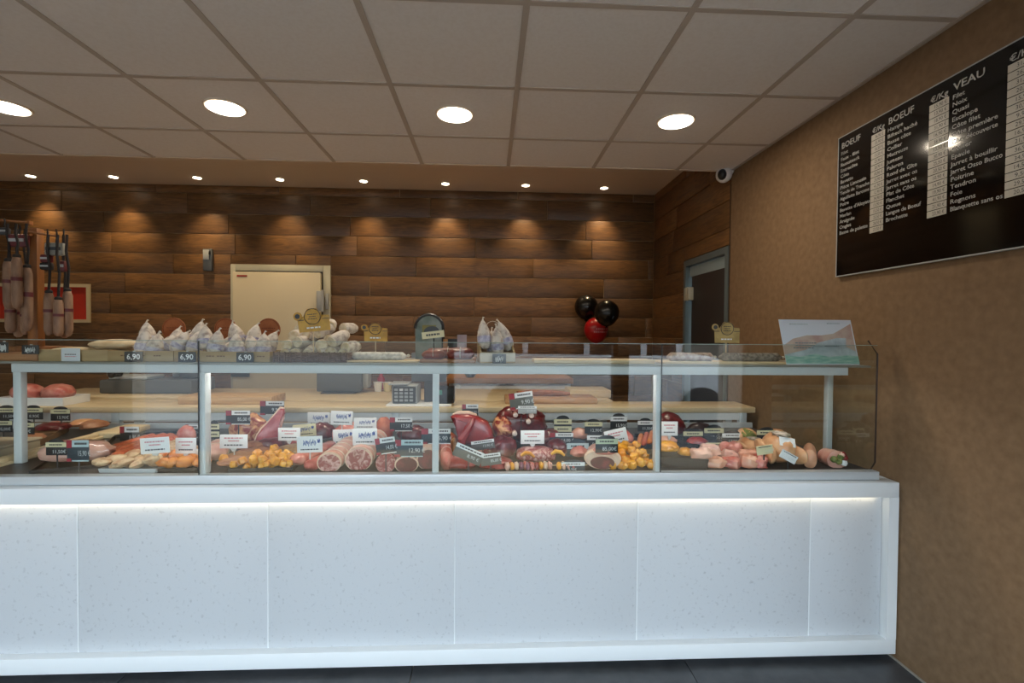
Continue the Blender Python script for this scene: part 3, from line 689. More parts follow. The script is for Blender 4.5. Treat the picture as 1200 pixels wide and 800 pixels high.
def rollm(label, p1, p2, rpx, m, cat='meat', name='roast', strings=0, cut=None, flat=1, taper=1, end=.5, seed=1, z=None, amp=.05, fatrim=None, group=None, bend=0):
    a, b = D(*p1), D(*p2); L = (b-a).length; r = rpx*a.y/F; rz = math.atan2(b.y-a.y, b.x-a.x)-PI/2
    t = thing(name, label, cat, (a.x, a.y, Z if z is None else z), rz, group)
    body = put('body', B().roll(L, r, flat, taper, .06 if cut else end, seed, amp if not cut else amp*.4, bend), m, t)
    for i in range(strings):
        f = (i+.8)/(strings+.6); rr = r*(1+(taper-1)*f)*1.02; zc = r*flat*(1+(taper-1)*f)
        put('string', B().tube([(math.cos(q*PI/8)*rr+bend*math.sin(f*PI), L*f, zc+math.sin(q*PI/8)*rr*flat) for q in range(17)], .0016, 5), twine, t)
    if cut:
        kk = math.sqrt(max(.02, 1-(1-0)**2)) if False else 1
        if fatrim: put('fat_rim', B().rings([((0, -.0035, r*flat), r*1.0, r*flat*1.0, (1, 0, 0), (0, 0, 1)), ((0, .006, r*flat), r*1.0, r*flat*1.0, (1, 0, 0), (0, 0, 1))], 20), fatrim, t)
        put('cut_face', B().rings([((0, -.0065, r*flat*.93), r*.87, r*flat*.86, (1, 0, 0), (0, 0, 1)), ((0, -.0036, r*flat*.93), r*.9, r*flat*.89, (1, 0, 0), (0, 0, 1))], 20), cut, t)
    for ch in KIDS(t):
        if ch.name.split('.')[0] in ('string', 'fat_rim', 'cut_face'):
            for v in ch.data.vertices: v.co.z = max(v.co.z-.14*r*flat, .001)
    return t
def lump(label, px, py, w, h, m, dp=None, cat='meat', name='meat_piece', seed=1, amp=.14, freq=2, rz=0, z=None, power=1, group=None, tilt=0, yoff=0):
    p = D(px, py); s = p.y/F; W, H = w*s, h*s; dpt = dp or W*.8
    me = B().ball((0, 0, H*.5), (W/2, dpt/2, H*.5), 22, 14, amp, freq, seed, None, power).mesh(name)
    for v in me.vertices:
        if v.co.z < H*.42: v.co.z = H*.42-(H*.42-v.co.z)*.30       # settles under its own weight
        v.co.z = v.co.z/.88 if False else v.co.z
    zmin = min(v.co.z for v in me.vertices); zmax = max(v.co.z for v in me.vertices); kz = H*1.02/(zmax-zmin)
    for v in me.vertices: v.co.z = zmin+(v.co.z-zmin)*kz
    o = put(name, me, m, None, (p.x, p.y+dpt/2+yoff, (Z if z is None else z)-zmin), (0, tilt, rz))
    return tag(o, label, cat, group)
# -- left case behind the divider
for i, (p1, p2, wp, lb) in enumerate((((5, 548), (48, 519), 46, 'beige lidded tray in the left case, nearest the front'),)):
    a = D(-8, 549); t = thing('lidded_tray', lb, 'tray', (a.x-.20, a.y+.03, Z))
    put('tub', B().span((-.12, 0, 0), (.10, .30, .05), .008), mat('beige_tub', '#a79c86', .5), t); put('lid', B().span((-.125, -.004, .0505), (.105, .304, .062), .005), mat('beige_lid', '#b5ab97', .4), t)
t, L, W, rz = tray('long brown tray of prepared meats in the left case behind the tub', (18, 527), (60, 507), 34, .03, mat('brown_tray', '#7d5f42', .5))
for i, (px, py, w, h, m, lb) in enumerate(((22, 522, 30, 9, brownm, 'brown roast slices in the left case, beside the corner post'), (52, 513, 34, 9, beef_dark, 'dark red meat in the left case behind the cream tag'),
    (82, 508, 26, 8, skin, 'tan cooked meat in the left case, right of the dark red meat'), (48, 505, 22, 8, pink, 'pinkish ham slice in the left case, rearmost'))):
    lump(lb, px, py, w, h, m, .13, seed=i+4)
bd = board('flat wood serving board behind the divider, holding cooked meats', 106, 138, 514, ZD, .25, .03, beech)
lump('brown glazed roast lying on the wood serving board', 98, 511, 26, 10, brownm, .14, seed=12, z=bd.location.z+.03)
# -- pane 1
tray('black tray under the wrapped ham at the front left', (72, 553), (100, 533), 60, .012)
h1 = lump('pink wrapped ham at the front left with glossy film', 72, 551, 72, 24, pale, .11, 'ham', 'wrapped_ham', 3, .16, 2.2, rz=.2, z=Z+.005, power=.8, yoff=.075)
fm = h1.data.copy(); 
for v in fm.vertices: v.co *= 1.02
fm.materials.clear(); put('film', fm, FILM, h1)
lump('pale yellow ham piece behind the pink wrapped ham', 64, 541, 34, 14, mat('pale_ham', '#d8b98a', .4, '#c79a6c', 14), .12, seed=9, z=Z+.005)
t, L, W, rz = tray('black tray holding red sausage strips, receding diagonally', (128, 546), (186, 524), 34, .012)
for i in range(5):
    dx = -18+9*i
    rollm('long red sausage strip in the diagonal black tray', (128+dx*1.2, 545), (188+dx*.8, 523), 6.4, sausage_red, 'sausage', 'red_sausage', 0, None, .8, 1, 1, i, z=Z+.006, group='red sausage strips')
t, L, W, rz = tray('black empty tray at the back behind the red sausages', (178, 526), (190, 510), 92, .02)
t, L, W, rz = tray('grey metal tray heaped with pale coated pieces', (150, 554), (214, 530), 62, .016, steel)
r = random.Random(3); pb = None; T0 = D(150, 554); T1 = D(214, 530); dv_ = (T1-T0).normalized(); sd = Vector((dv_.y, -dv_.x, 0))
for i in range(26):
    f = (i//4+.5)/6.6; e = (i % 4-1.5)/4*.9; p = T0+(T1-T0)*f+sd*(W*e)+Vector((r.uniform(-.01, .01), r.uniform(-.01, .01), 0))
    zz = Z+.007+(.014 if i % 3 == 0 else 0)
    if pb is None: pb = tag(put('coated_piece', B().ball((0, 0, .014), (.035, .028, .017), 12, 8, .25, 2, 4), nugget, None, (p.x, p.y, zz)), 'pale coated meat piece heaped in the metal tray', 'meat', 'pale coated pieces in the metal tray')
    else: dup(pb, (p.x, p.y, zz), (r.uniform(-.3, .3), r.uniform(-.3, .3), r.uniform(0, 6)), scale=r.uniform(.85, 1.15))
tray('black tray of orange marinated pieces left of the left post', (208, 553), (240, 538), 42, .014)
pb = None
for i in range(10):
    p = D(190+ (i % 4)*11+r.uniform(-2, 2)+(i//4)*5, 553-(i//4)*5.5)
    if pb is None: pb = tag(put('marinated_piece', B().ball((0, 0, .016), (.034, .024, .02), 12, 8, .25, 2, 5), orange, None, (p.x, p.y+.02, Z+.006)), 'orange marinated meat piece left of the left post', 'meat', 'orange pieces left of the post')
    else: dup(pb, (p.x, p.y+.02, Z+.006+.01*(i % 2)), (0, r.uniform(-.3, .3), r.uniform(0, 6)), scale=r.uniform(.85, 1.2))
lump('small white dip cup by the orange pieces', 214, 541, 16, 8, white_m, .04, 'cup', 'dip_cup', power=.6, amp=0)
lump('red meat slab standing behind white card near left joint', 205, 526, 22, 18, pink, .05, seed=15)
# -- pane 2
rollm('pinkish white rolled meat right of the left post', (255, 545), (262, 531), 13, pale, 'meat', 'rolled_meat', 2, None, .75, .9, .8, 5)
for i, (px, py, wd) in enumerate(((279, 552, 44), (281, 546, 46), (286, 540, 44), (296, 534, 40))):
    p = D(px, py); s = p.y/F
    tag(put('breaded_slice', B().ball((0, 0, .014), (wd*s/2, .045, .013), 20, 8, .2, 3, i+20), brownm, None, (p.x, p.y+.05, Z+.006+.006*i), (.12, -.05, .25)), 'brown breaded slice, %s of four overlapping slices' % ('front', 'second', 'third', 'rearmost')[i], 'meat', 'brown overlapping slices')
lump('dark red flat meat behind the brown slices', 303, 533, 36, 11, beef_dark, .13, seed=22)
fr_ = lump('big fatty roast with orange fat behind white card', 284, 521, 44, 33, beef_fat, .15, 'roast', 'roast', 25, .16, 2)
# bone-in rib steak standing up
p = D(312, 526); s = p.y/F
rs = thing('rib_steak', 'bone-in rib steak standing upright with white fat edge', 'steak', (p.x, p.y+.03, Z), .15)
ol = [(-15, 2), (-13, 9), (-8, 17), (-1, 24), (6, 33), (11, 40), (15, 39), (16, 34), (12, 26), (9, 17), (11, 8), (16, 3), (12, 0), (0, -1), (-10, 0)]
ol = [(x*s, (z+1)*s) for x, z in ol]
put('lean', B().poly(ol, .035, .008), mat('steak_face', '#8f1f28', .3, '#b04a4a', 22, (1, 1, 1), .45, .7, .2, 50, coat=.3), rs, (0, 0, 0), (-.15, 0, 0))
put('fat_edge', B().tube([(x*1.0, 0, z*1.0+.001) for x, z in ol[:7]], .0085, 8), fat, rs, (0, 0, 0), (-.15, 0, 0))
put('rib_bone', B().tube([(13*s, 0, 40*s), (13.5*s, 0, 30*s), (10*s, 0, 18*s), (12*s, 0, 8*s)], [.008, .010, .012, .014], 8), bone, rs, (0, 0, 0), (-.15, 0, 0))
tray('black tray of yellow diced meat in the front row', (304, 554), (322, 541), 68, .016)
pb = None
for i in range(40):
    p = D(276+(i % 10)*6.2+(i//10)*4+r.uniform(-1.5, 1.5), 553.5-(i//10)*3.1)
    if pb is None: pb = tag(put('diced_meat', B().ball((0, 0, .012), (.016, .015, .014), 8, 6, .3, 2, 6, power=.7), yellow, None, (p.x, p.y+.015, Z+.006)), 'yellow diced meat cube in the front black tray', 'meat', 'yellow diced meat')
    else: dup(pb, (p.x, p.y+.015, Z+.006+r.uniform(0, .012)), (r.uniform(-.5, .5), r.uniform(-.5, .5), r.uniform(0, 6)), scale=r.uniform(.8, 1.3))
tray('black tray of brown marinated mince behind the yellow dice', (330, 541), (352, 526), 52, .016)
lump('mound of brown marinated mince in black tray', 336, 539.5, 46, 10, mincem, .17, 'meat', 'minced_meat', 30, .12, 4, z=Z+.005)
tray('black tray with red strip meat below the pink-lined card', (343, 526), (352, 516), 42, .014)
lump('flat red meat strip in the rear black tray', 345, 524, 34, 7, beef, .1, seed=31, z=Z+.005)
rollm('long pale red fillet lying diagonally, left of two', (352, 553), (398, 529), 10, pink, 'meat', 'fillet', 0, None, .75, .8, .9, 7)
rollm('long pale red fillet lying diagonally, right of two', (368, 553), (410, 529), 9, mat('red_fillet', '#a83c38', .35, '#c4675f', 18, (1, 4, 1), coat=.3), 'meat', 'fillet', 0, None, .8, .8, .9, 8)
rollm('tied rolled roast with pale fat and marbled end, left of two', (391, 553), (417, 528), 14, pale, 'roast', 'rolled_roast', 5, marbled, .85, .95, .1, 9, fatrim=fat)
rollm('tied rolled roast with pale fat and marbled end, right of two', (417, 553), (440, 524), 16, pale, 'roast', 'rolled_roast', 6, marbled, .9, .95, .1, 10, fatrim=fat)
lump('dark red meat with brown crust behind the handwritten cards', 376, 520, 30, 20, beef_dark, .12, seed=33)
lump('red meat joint behind the front pair of handwritten cards', 404, 521, 40, 24, pink, .12, seed=34)
lump('round red meat joint right of the handwritten cards', 447, 518, 21, 27, mat('red_joint', '#9c3a2c', .35, '#c77050', 10, coat=.3), .11, seed=35)
lump('dark red meat with pale fat top behind the bluish card', 482, 518, 38, 17, beef_dark, .12, seed=36)
rollm('round marbled roast showing its cut end at the front', (453, 553), (460, 530), 11.5, beef_dark, 'roast', 'round_roast', 2, marbled, 1, .95, .1, 11, fatrim=marbled)
rollm('cut dark red roast with white fat rim, left of the middle post', (476, 555), (484, 530), 14, mat('grey_crust', '#8a7868', .5, '#6a5546', 20), 'roast', 'cut_roast', 0, beef_dark, .72, .95, .1, 12, fatrim=fat)
rollm('cut dark red roast with thick white fat, right against the middle post', (499, 554), (503, 526), 13.5, fat, 'roast', 'cut_roast', 0, beef_dark, 1.0, .95, .1, 13, fatrim=fat)
# -- pane 3
rollm('pink tied loin with brown side, just right of the middle post', (519, 552), (517, 526), 8, pink, 'roast', 'loin', 2, None, 1.5, .9, .7, 14)
rollm('brown herb-coated loin beside the pink tied loin', (537, 548), (534, 526), 4.5, mincem, 'roast', 'loin', 0, None, 2.0, .9, .7, 15)
# big red cut
p = D(552, 527); s = p.y/F
rc = thing('beef_cut', 'big bright red beef cut fanned upright with a pale fat top', 'beef', (p.x, p.y+.03, Z), -.1)
ol = [(-8, 0), (-10, 12), (-26, 35), (-20, 38), (-4, 38), (6, 36), (18, 30), (24, 20), (26, 8), (20, 0)]
ol = [(x*s, z*s) for x, z in ol]
put('lean', B().poly([(x, max(z, .009)) for x, z in ol], .10, .022), mat('bright_beef', '#84121a', .3, '#ab3430', 12, (1, 1, 1), .45, .75, .3, 40, coat=.4), rc, (0, .02, 0), (-.12, 0, 0))
put('fat_top', B().tube([(-25*s, .0, 36*s), (-18*s, .0, 38.5*s), (-5*s, 0, 38.5*s), (5*s, 0, 36.5*s)], [.006, .012, .014, .006], 8), fat, rc, (0, .03, 0), (-.12, 0, 0))
put('ridge', B().tube([(4*s, 0, 36*s), (-2*s, -.02, 24*s), (-9*s, -.03, 10*s), (-10*s, -.03, 2*s)], [.008, .02, .024, .016], 8), MATS['bright_beef'], rc, (0, -.03, 0), (-.12, 0, 0))
for i, (px, py, w, h, m, lb) in enumerate(((538, 553, 38, 19, beef, 'bright red beef piece at the very front, just right of the middle post'), (577, 553, 44, 13, beef, 'bright red flat beef slices at the very front, under the grey card'),
    (556, 543, 36, 17, beef_dark, 'dark beef piece under the tilted grey card'), (588, 541, 34, 26, beef_dark, 'dark red beef block left of the marbled roast'), (530, 531, 26, 17, sausage_red, 'orange red beef trimming at the left foot of the big cut'),
    (570, 532, 36, 18, beef, 'red beef piece at the right foot of the big cut'), (643, 525, 30, 20, beef_dark, 'dark red beef piece at the right foot of the rib roast'), (676, 538, 24, 14, pink, 'pinkish meat piece behind the slate tag left of the pork leg'))):
    lump(lb, px, py, w, h, m, .11, 'beef', 'beef_piece', 40+i, .2)
# rib crown
p = D(611, 524); s = p.y/F
rb = thing('beef_rib_roast', 'large crown of beef ribs with orange fat and round white bone ends', 'beef', (p.x, p.y+.10, Z))
put('lean', B().ball((0, 0, 24*s), (32*s, .085, 23*s), 28, 18, .12, 2.2, 50), beef_dark, rb)
put('fatty_side', B().ball((-19*s, -.012, 19*s), (15*s, .085, 17*s), 20, 14, .2, 3, 51), beef_fat, rb)
put('top_meat', B().ball((3*s, .0, 41*s), (15*s, .06, 9*s), 20, 12, .2, 2.5, 52), mat('rib_meat', '#712630', .35, '#a4585c', 18, coat=.3, bump=.3), rb)
for i, (x, z, q) in enumerate(((-7, 38, .088), (3, 41, .07), (12, 37, .085), (-8, 17, .11), (8, 31, .105))):
    bn = put('bone', B().cyl((x*s, -q+.03, z*s), (x*s, -q-.012, z*s), .011, .013, 14), bone, rb); put('bone_end', B().ball((x*s, -q-.013, z*s), (.013, .006, .013), 14, 8), mat('bone_white', '#e5cfc4', .4), bn)
lump('marbled pink beef roast in front of the rib crown', 627, 541, 48, 16, marbled, .11, 'roast', 'roast', 55, .1, 2, power=.75)
lump('dark red beef slab right of the marbled roast', 655, 538, 28, 19, beef_dark, .12, 'beef', 'beef_piece', 56, .14)
# skewers in the front row: chunks on sticks
cols_ = [pale, mat('red_onion', '#7a4a5c', .4), yellow, pink, fat, beef]
for k in range(3):
    a = D(588+k*28, 553.2); t = thing('meat_skewer', 'mixed meat skewer in the front row, %s of three' % ('leftmost', 'middle', 'rightmost')[k], 'skewer', (a.x, a.y+.02, Z), .12, 'mixed meat skewers')
    put('stick', B().cyl((-.006, 0, .015), (.13, 0, .015), .0018, seg=6), beech, t)
    for i in range(6): put('chunk', B().ball((.004+i*.0195, 0, .016), (.0105, .02, .0165), 10, 7, .25, 2, i+k*3, power=.8), cols_[(i*2+k+i//3) % 6], t)
for k, (px, py) in enumerate(((619, 547), (655, 545))):
    p = D(px, py); tag(put('pepper_strip', B().tube([(-.03, 0, .02), (-.01, 0, .034), (.012, 0, .03), (.03, 0, .014)], [.006, .01, .009, .005]), yellow, None, (p.x, p.y+.035, Z+.02)), 'yellow pepper strip lying on the skewers, %s' % ('below the clipped white card', 'left of the blue slate tag')[k], 'pepper')
# pork leg with cut end
p = D(709, 553); s = p.y/F
pl = thing('pork_leg', 'pink pork leg with round dark red cut end in the front row', 'pork', (p.x, p.y, Z), -.2)
put('body', B().roll(.22, 22*s, .62, .8, .35, 61, .06), pale, pl, (0, .01, 0))
put('fat_rim', B().rings([((0, .012, 11.5*s), 21*s, 11.5*s, (1, 0, 0), (0, 0, 1)), ((0, .03, 12.5*s), 22.5*s, 12.5*s, (1, 0, 0), (0, 0, 1))], 24), fat, pl)
put('cut_face', B().rings([((.0, .006, 8*s), 14*s, 7.2*s, (1, 0, 0), (0, 0, 1)), ((0, .0118, 8*s), 14.5*s, 7.6*s, (1, 0, 0), (0, 0, 1))], 24), beef_dark, pl)
put('muscle', B().ball((2*s, .03, 21*s), (15*s, .03, 4.5*s), 18, 10, .1, 2, 62), pink, pl)
pb = None
for i in range(30):
    px = 718+(i % 7)*6+r.uniform(-2, 2)-(i//14)*1.5; py = 552-(i//7)*4.2; lift = .012*(i//7)*(1 if 1 < i % 7 < 6 else .5)
    p = D(px, py)
    if pb is None: pb = tag(put('marinated_chunk', B().ball((0, 0, .018), (.022, .020, .019), 10, 8, .3, 2, 8), yellow, None, (p.x, p.y+.03, Z)), 'yellow marinated chunk heaped right of the pork leg', 'meat', 'yellow marinated chunks')
    else: dup(pb, (p.x, p.y+.03, Z+lift), (r.uniform(-.4, .4), r.uniform(-.4, .4), r.uniform(0, 6)), scale=r.uniform(.8, 1.2))
lump('pinkish round pork joint behind the yellow chunks', 734, 526, 22, 15, pink, .1, seed=64)
lump('pale pork piece left of the greenish slate tag', 694, 540, 20, 12, pale, .1, seed=65)
lump('small orange pink meat right of the two-strip tag', 681, 516, 20, 13, pale, .09, seed=66)
tray('black tray of long sausages left of the right post', (750, 531), (754, 514), 24, .025)
for i in range(3): rollm('orange sausage leaning in the tray left of the right post', (748+i*6, 529), (752+i*6, 514), 3.2, sausage_red if i == 1 else orange, 'sausage', 'sausage', 0, None, 1, 1, 1, i+70, z=Z+.012+i*.008, group='sausages left of the right post')
# -- pane 4
t, L, W, rz = tray('deep black tray of yellow marinade at the right glass joint', (803, 550), (795, 531), 50, .045, flare=1.12)
lump('rounded heap of yellow marinated meat in the deep black tray', 790, 546, 30, 13, yellow, .09, 'meat', 'marinated_meat', 71, .12, 3, z=Z+.026, yoff=.04)
lump('smaller yellow marinated lump in the deep black tray, right', 809, 545, 18, 10, yellow, .07, 'meat', 'marinated_meat', 72, .14, 3, z=Z+.026, yoff=.04)
tray('black tray of pale pink cutlets behind the deep black tray', (785, 529), (788, 515), 26, .02)
lump('pale pink cutlet in the black tray behind the clipped card', 785, 527, 26, 9, pale, .12, seed=73, z=Z+.006)
lump('dark red ham with black rind behind the clipped card', 792, 513, 40, 28, beef_dark, .14, 'ham', 'dark_ham', 74, .1)
lump('black rind shoulder right of the dark red ham', 815, 514, 34, 18, mat('black_rind', '#2a1a1c', .4), .1, 'ham', 'dark_ham', 75, .1)
tray('black tray with flat red meat under the yellow tag', (822, 530), (824, 516), 32, .024)
lump('flat red meat in the black tray under the yellow tag', 822, 528, 26, 8, beef, .1, seed=76, z=Z+.010)
poly = [(835, 552, 24, 14, pale), (852, 552, 24, 13, chick), (868, 552, 22, 14, pink), (884, 552, 22, 16, chick), (897, 551, 18, 17, pink), (842, 546, 26, 14, pale), (862, 545, 26, 16, pale), (880, 544, 26, 17, chick), (868, 537, 28, 18, pink), (850, 540, 20, 11, pale), (888, 536, 24, 16, chick)]
for i, (px, py, w, h, m) in enumerate(poly):
    lump('pink poultry piece in the heap at the right front', px, py, w, h, m, .075, 'poultry', 'poultry_piece', 80+i, .34, 1.5, rz=r.uniform(-.7, .7), tilt=r.uniform(-.15, .15), power=.85, group='pink poultry pieces', yoff=-.01)
# herb rolls and whole chickens
def herb_roll(label, px, py, w, h, seed):
    p = D(px, py); s = p.y/F; t = thing('stuffed_roll', label, 'meat', (p.x, p.y+.04, Z))
    put('body', B().ball((0, 0, h*s/2), (w*s/2, .07, h*s/2), 20, 14, .07, 2, seed), skin, t); put('herbs', B().ball((-.004, -.012, h*s*.58), (w*s*.40, .066, h*s*.38), 16, 10, .25, 4, seed+1), green, t); return t
herb_roll('herb-topped stuffed roll behind the pink poultry', 880, 521, 22, 18, 90)
herb_roll('herb-topped stuffed roll right of the yellow tag', 916, 521, 20, 17, 92)
def chicken(label, px, py, w, h, rz, seed):
    p = D(px, py); s = p.y/F; W, H = w*s, h*s; t = thing('whole_chicken', label, 'chicken', (p.x, p.y+.07, Z), rz)
    put('breast', B().ball((0, 0, H*.5), (W*.42, .09, H*.5), 22, 14, .06, 2, seed), skin, t)
    for q in (-1, 1):
        put('leg', B().ball((q*W*.33, -.045, H*.33), (W*.14, .06, H*.30), 14, 10, .06, 2, seed+1, (0, 0, q*.35)), skin, t); put('wing', B().ball((q*W*.42, .03, H*.5), (W*.09, .05, H*.22), 12, 8, .08, 2, seed+2), skin, t)
    put('label', B().box((W*.02, -.07, H*.78), (W*.42, .003, H*.30), .001, (-.5, .15, 0)), white_m, t); put('herbs', B().ball((0, -.02, H*.96), (W*.22, .05, H*.08), 14, 8, .3, 4, seed), mat('dark_herbs', '#6c6550', .7, '#c9b9ab', 50), t)
    return t
chicken('whole chicken with white label, behind the front one', 897, 541, 30, 23, .2, 95)
chicken('whole golden chicken with white label, largest at the front right', 928, 551, 46, 38, -.1, 97)
rollm('pale pink sausage roll standing right of the chickens', (955, 551), (954, 538), 8, mat('roll_skin', '#d9a483', .4, '#cf9270', 14, coat=.2), 'meat', 'sausage_roll', 0, None, 1.55, .95, .9, 99)
a = D(973, 550); t = thing('stuffed_loin', 'stuffed loin with red and green filling at the right end', 'meat', (a.x, a.y+.01, Z), -.1); s = a.y/F
put('body', B().roll(.10, 12*s, .95, .9, .2, 101, .05), pale, t, (0, .012, 0))
rr = random.Random(5)
for i, m in enumerate((green, beef, fat, green, beef, white_m, green)): put('filling', B().ball((rr.uniform(-7, 7)*s, .004, rr.uniform(6, 18)*s), (4*s, .012, 4*s), 10, 7, .2, 2, i), m, t)
a = D(985, 553); tag(put('metal_dish', B().span((-.09, 0, 0), (.09, .12, .006), .002).span((-.095, -.004, .006), (.095, .002, .014), .001).span((-.095, .118, .006), (.095, .124, .014), .001), steel, None, (a.x+.02, a.y+.002, Z)), 'shallow steel dish at the right end under the stuffed loin', 'dish') if False else None


# ------------------------------------------------------------------ let the pieces settle so that nothing runs through its neighbour
from mathutils.bvhtree import BVHTree
def tree_of(o):
    t = [o]+KIDS_OF.get(o.name, [])
    return [m for m in t if m.type == 'MESH']
def index_kids():
    d = {}
    for c in C.objects:
        r_ = c.parent
        while r_ is not None and r_.parent is not None: r_ = r_.parent
        if r_ is not None: d.setdefault(r_.name, []).append(c)
    return d
def solid(o):
    vs, fs = [], []
    for m in tree_of(o):
        b0 = len(vs); M_ = m.matrix_world; vs += [M_ @ v.co for v in m.data.vertices]; fs += [tuple(i+b0 for i in p.vertices) for p in m.data.polygons]
    lo = Vector([min(v[k] for v in vs) for k in range(3)]); hi = Vector([max(v[k] for v in vs) for k in range(3)])
    return [BVHTree.FromPolygons(vs, fs), lo, hi, vs, fs]
def settle(items, fixed, zmin, ymin, steps=22, step=.003, up=.35, flat_=1):
    global KIDS_OF
    KIDS_OF = index_kids(); bpy.context.view_layer.update()
    S_ = {o.name: solid(o) for o in items+fixed}; moved = {o.name: Vector() for o in items}
    def shift(o, d):
        o.location += d; moved[o.name] += d; s_ = S_[o.name]; s_[1] += d; s_[2] += d; s_[3] = [v+d for v in s_[3]]; s_[0] = None
    def tr(n):
        if S_[n][0] is None: S_[n][0] = BVHTree.FromPolygons(S_[n][3], S_[n][4])
        return S_[n][0]
    for o in items:
        s_ = S_[o.name]
        d = Vector((0, max(0, ymin-s_[1].y), max(0, zmin-s_[1].z)))
        if d.length > 0: shift(o, d)
    for k in range(steps):
        n_ = 0
        for i, a in enumerate(items):
            A = S_[a.name]
            for b in fixed+items[i+1:]:
                Q = S_[b.name]
                if any(A[1][j] > Q[2][j] or Q[1][j] > A[2][j] for j in range(3)): continue
                if not tr(a.name).overlap(tr(b.name)): continue
                n_ += 1; ca, cb = (A[1]+A[2])/2, (Q[1]+Q[2])/2; d = cb-ca; d.z *= up
                if d.length < 1e-5: d = Vector((1, 0, 0))
                d.normalize()
                if b.name in moved:
                    va, vb = [max(1e-6, (q_[2].x-q_[1].x)*(q_[2].y-q_[1].y)*(q_[2].z-q_[1].z)) for q_ in (A, Q)]
                    for o, sg in ((a, -2*vb/(va+vb)), (b, 2*va/(va+vb))):
                        e = d*step*sg*1.0; e.x *= flat_; e.y *= flat_
                        if S_[o.name][1].y+e.y < ymin: e.y = 0
                        if S_[o.name][1].z+e.z < zmin: e.z = 0
                        shift(o, e)
                elif b.name.startswith(('meat_tray', 'lidded_tray')): shift(a, Vector((0, 0, .002)))
                else: shift(a, Vector((d.x*step*.7, d.y*step*.7, .001)))
        if not n_: break
bpy.context.view_layer.update()
FIX = ('display_case', 'serving_counter')
deck_things = [o for o in C.objects if o.parent is None and 'category' in o and o.name not in FIX and Z-.09 <= o.location.z < Z+.09 and 1.9 < o.location.y < 2.96]
trays = [o for o in deck_things if o.name.startswith(('meat_tray', 'lidded_tray', 'cutting_board'))]
for o in trays:
    KIDS_OF = index_kids(); _, lo, hi, _, _ = solid(o)
    o.location.y += max(0, YG+.0335-lo.y)-max(0, hi.y-2.945)
bpy.context.view_layer.update()
settle([o for o in deck_things if o not in trays], trays, Z, YG+.0335, 18, .0025, .7)
bpy.context.view_layer.update(); KIDS_OF = index_kids()
DECK = [solid(o) for o in deck_things]

# ------------------------------------------------------------------ cards among the meat
hb = mat('pale_blue_strip', '#b8ccd0', .5)
card('br', 91.5, 528, 24, 24, 2.03, 'black price card with red emblem in front of pink wrapped ham', head=hb, body=tealcard)
card('dome', 66, 525.5, 22, 15, 2.26, 'black tag with cream strip overlapping the card in front of wrapped ham')
card('br', 152, 510, 21, 20, 2.6, 'black price card with red emblem standing in the empty black tray')
card('br', 225, 505, 14, 15, 2.62, 'black price card half hidden at the left glass joint')
card('br', 279, 489, 27, 16, 2.66, 'dark price card with red emblem in front of the big fatty roast')
card('br', 319, 478, 27, 16, 2.84, 'dark price card with red emblem above the bone-in rib steak')
card('dome', 251, 505, 12, 17, 2.55, 'black tag with two cream strips just right of the left post', two=True)
card('br', 470, 497, 26, 16, 2.58, 'dark price card with red emblem behind the tied roasts, left of middle post')
card('br', 452, 522, 23, 19, 2.21, 'dark price card tilted upward over the marbled round roast', tilt=8)
card('br', 479, 525, 33, 20, 2.14, 'large bluish price card with red emblem over the cut dark roast', body=tealcard, head=hb)
card('br', 511, 511, 34, 18, 2.36, 'dark price card with red emblem passing behind the middle post', body=tealcard)
card('br', 551, 481, 19, 15, 2.78, 'small dark price card behind the big red beef cut')
card('plain', 549, 532, 35, 16, 2.10, 'grey price card with cream strip tilted down over red beef pieces', tilt=-24)
card('plain', 566, 521, 27, 11, 2.30, 'narrow grey price card at the foot of the big red beef cut', tilt=8)
card('plain', 575, 538, 24, 14, 2.07, 'grey price card with cream strip lying over dark red beef slices', tilt=7)
card('br', 611, 469, 28, 19, 2.62, 'grey price card with pink emblem standing above the rib crown', tilt=8, body=greycard)
card('plain', 618, 480, 22, 9, 2.57, 'narrow pale card stuck below the card above the rib crown', body=lgrey)
card('dome', 659.5, 499, 21, 17, 2.60, 'black tag with two cream strips, tallest right of the rib crown', two=True)
card('br', 658, 514, 28, 14, 2.40, 'dark price card under the tag with two cream strips', body=tealcard)
card('dome', 695.5, 501, 21, 14, 2.66, 'black tag with yellow strip behind the pork joints', head=cream)
card('dome', 725, 495, 20, 15, 2.76, 'black tag with white strip, rearmost left of the right post', head=white_m)
card('dome', 756, 499, 18, 13, 2.70, 'black tag with white strip partly behind the right post', head=white_m)
card('dome', 698, 517, 21, 15, 2.46, 'black tag with white strip hidden behind the large slate tag', head=white_m)
card('dome', 677, 528, 26, 19, 2.26, 'slate tag with pale strip left of the cut pork leg', head=hb, body=tealcard)
card('dome', 711, 522, 27, 17, 2.19, 'slate tag with greenish strip directly over the cut pork leg', head=mat('green_strip', '#c5ceb0', .5))
card('dome', 671.5, 547, 28, 12, 2.03, 'blue slate tag with white strip at the very front of the deck', head=white_m, body=tealcard)
card('dome', 812, 512, 24, 14, 2.58, 'black tag with yellow strip above a red meat tray', head=cream)
card('dome', 836.5, 509, 24, 16, 2.62, 'black tag with cream strip, middle of the three rear right tags')
card('dome', 858, 514, 25, 14, 2.52, 'black tag with white strip behind the pink poultry pieces', head=white_m)
card('dome', 839, 524.5, 25, 13, 2.34, 'black tag with cream strip right in front of the pink poultry pieces')
card('dome', 898, 511, 24, 15, 2.46, 'black tag with yellow strip over the wrapped chickens', head=cream)
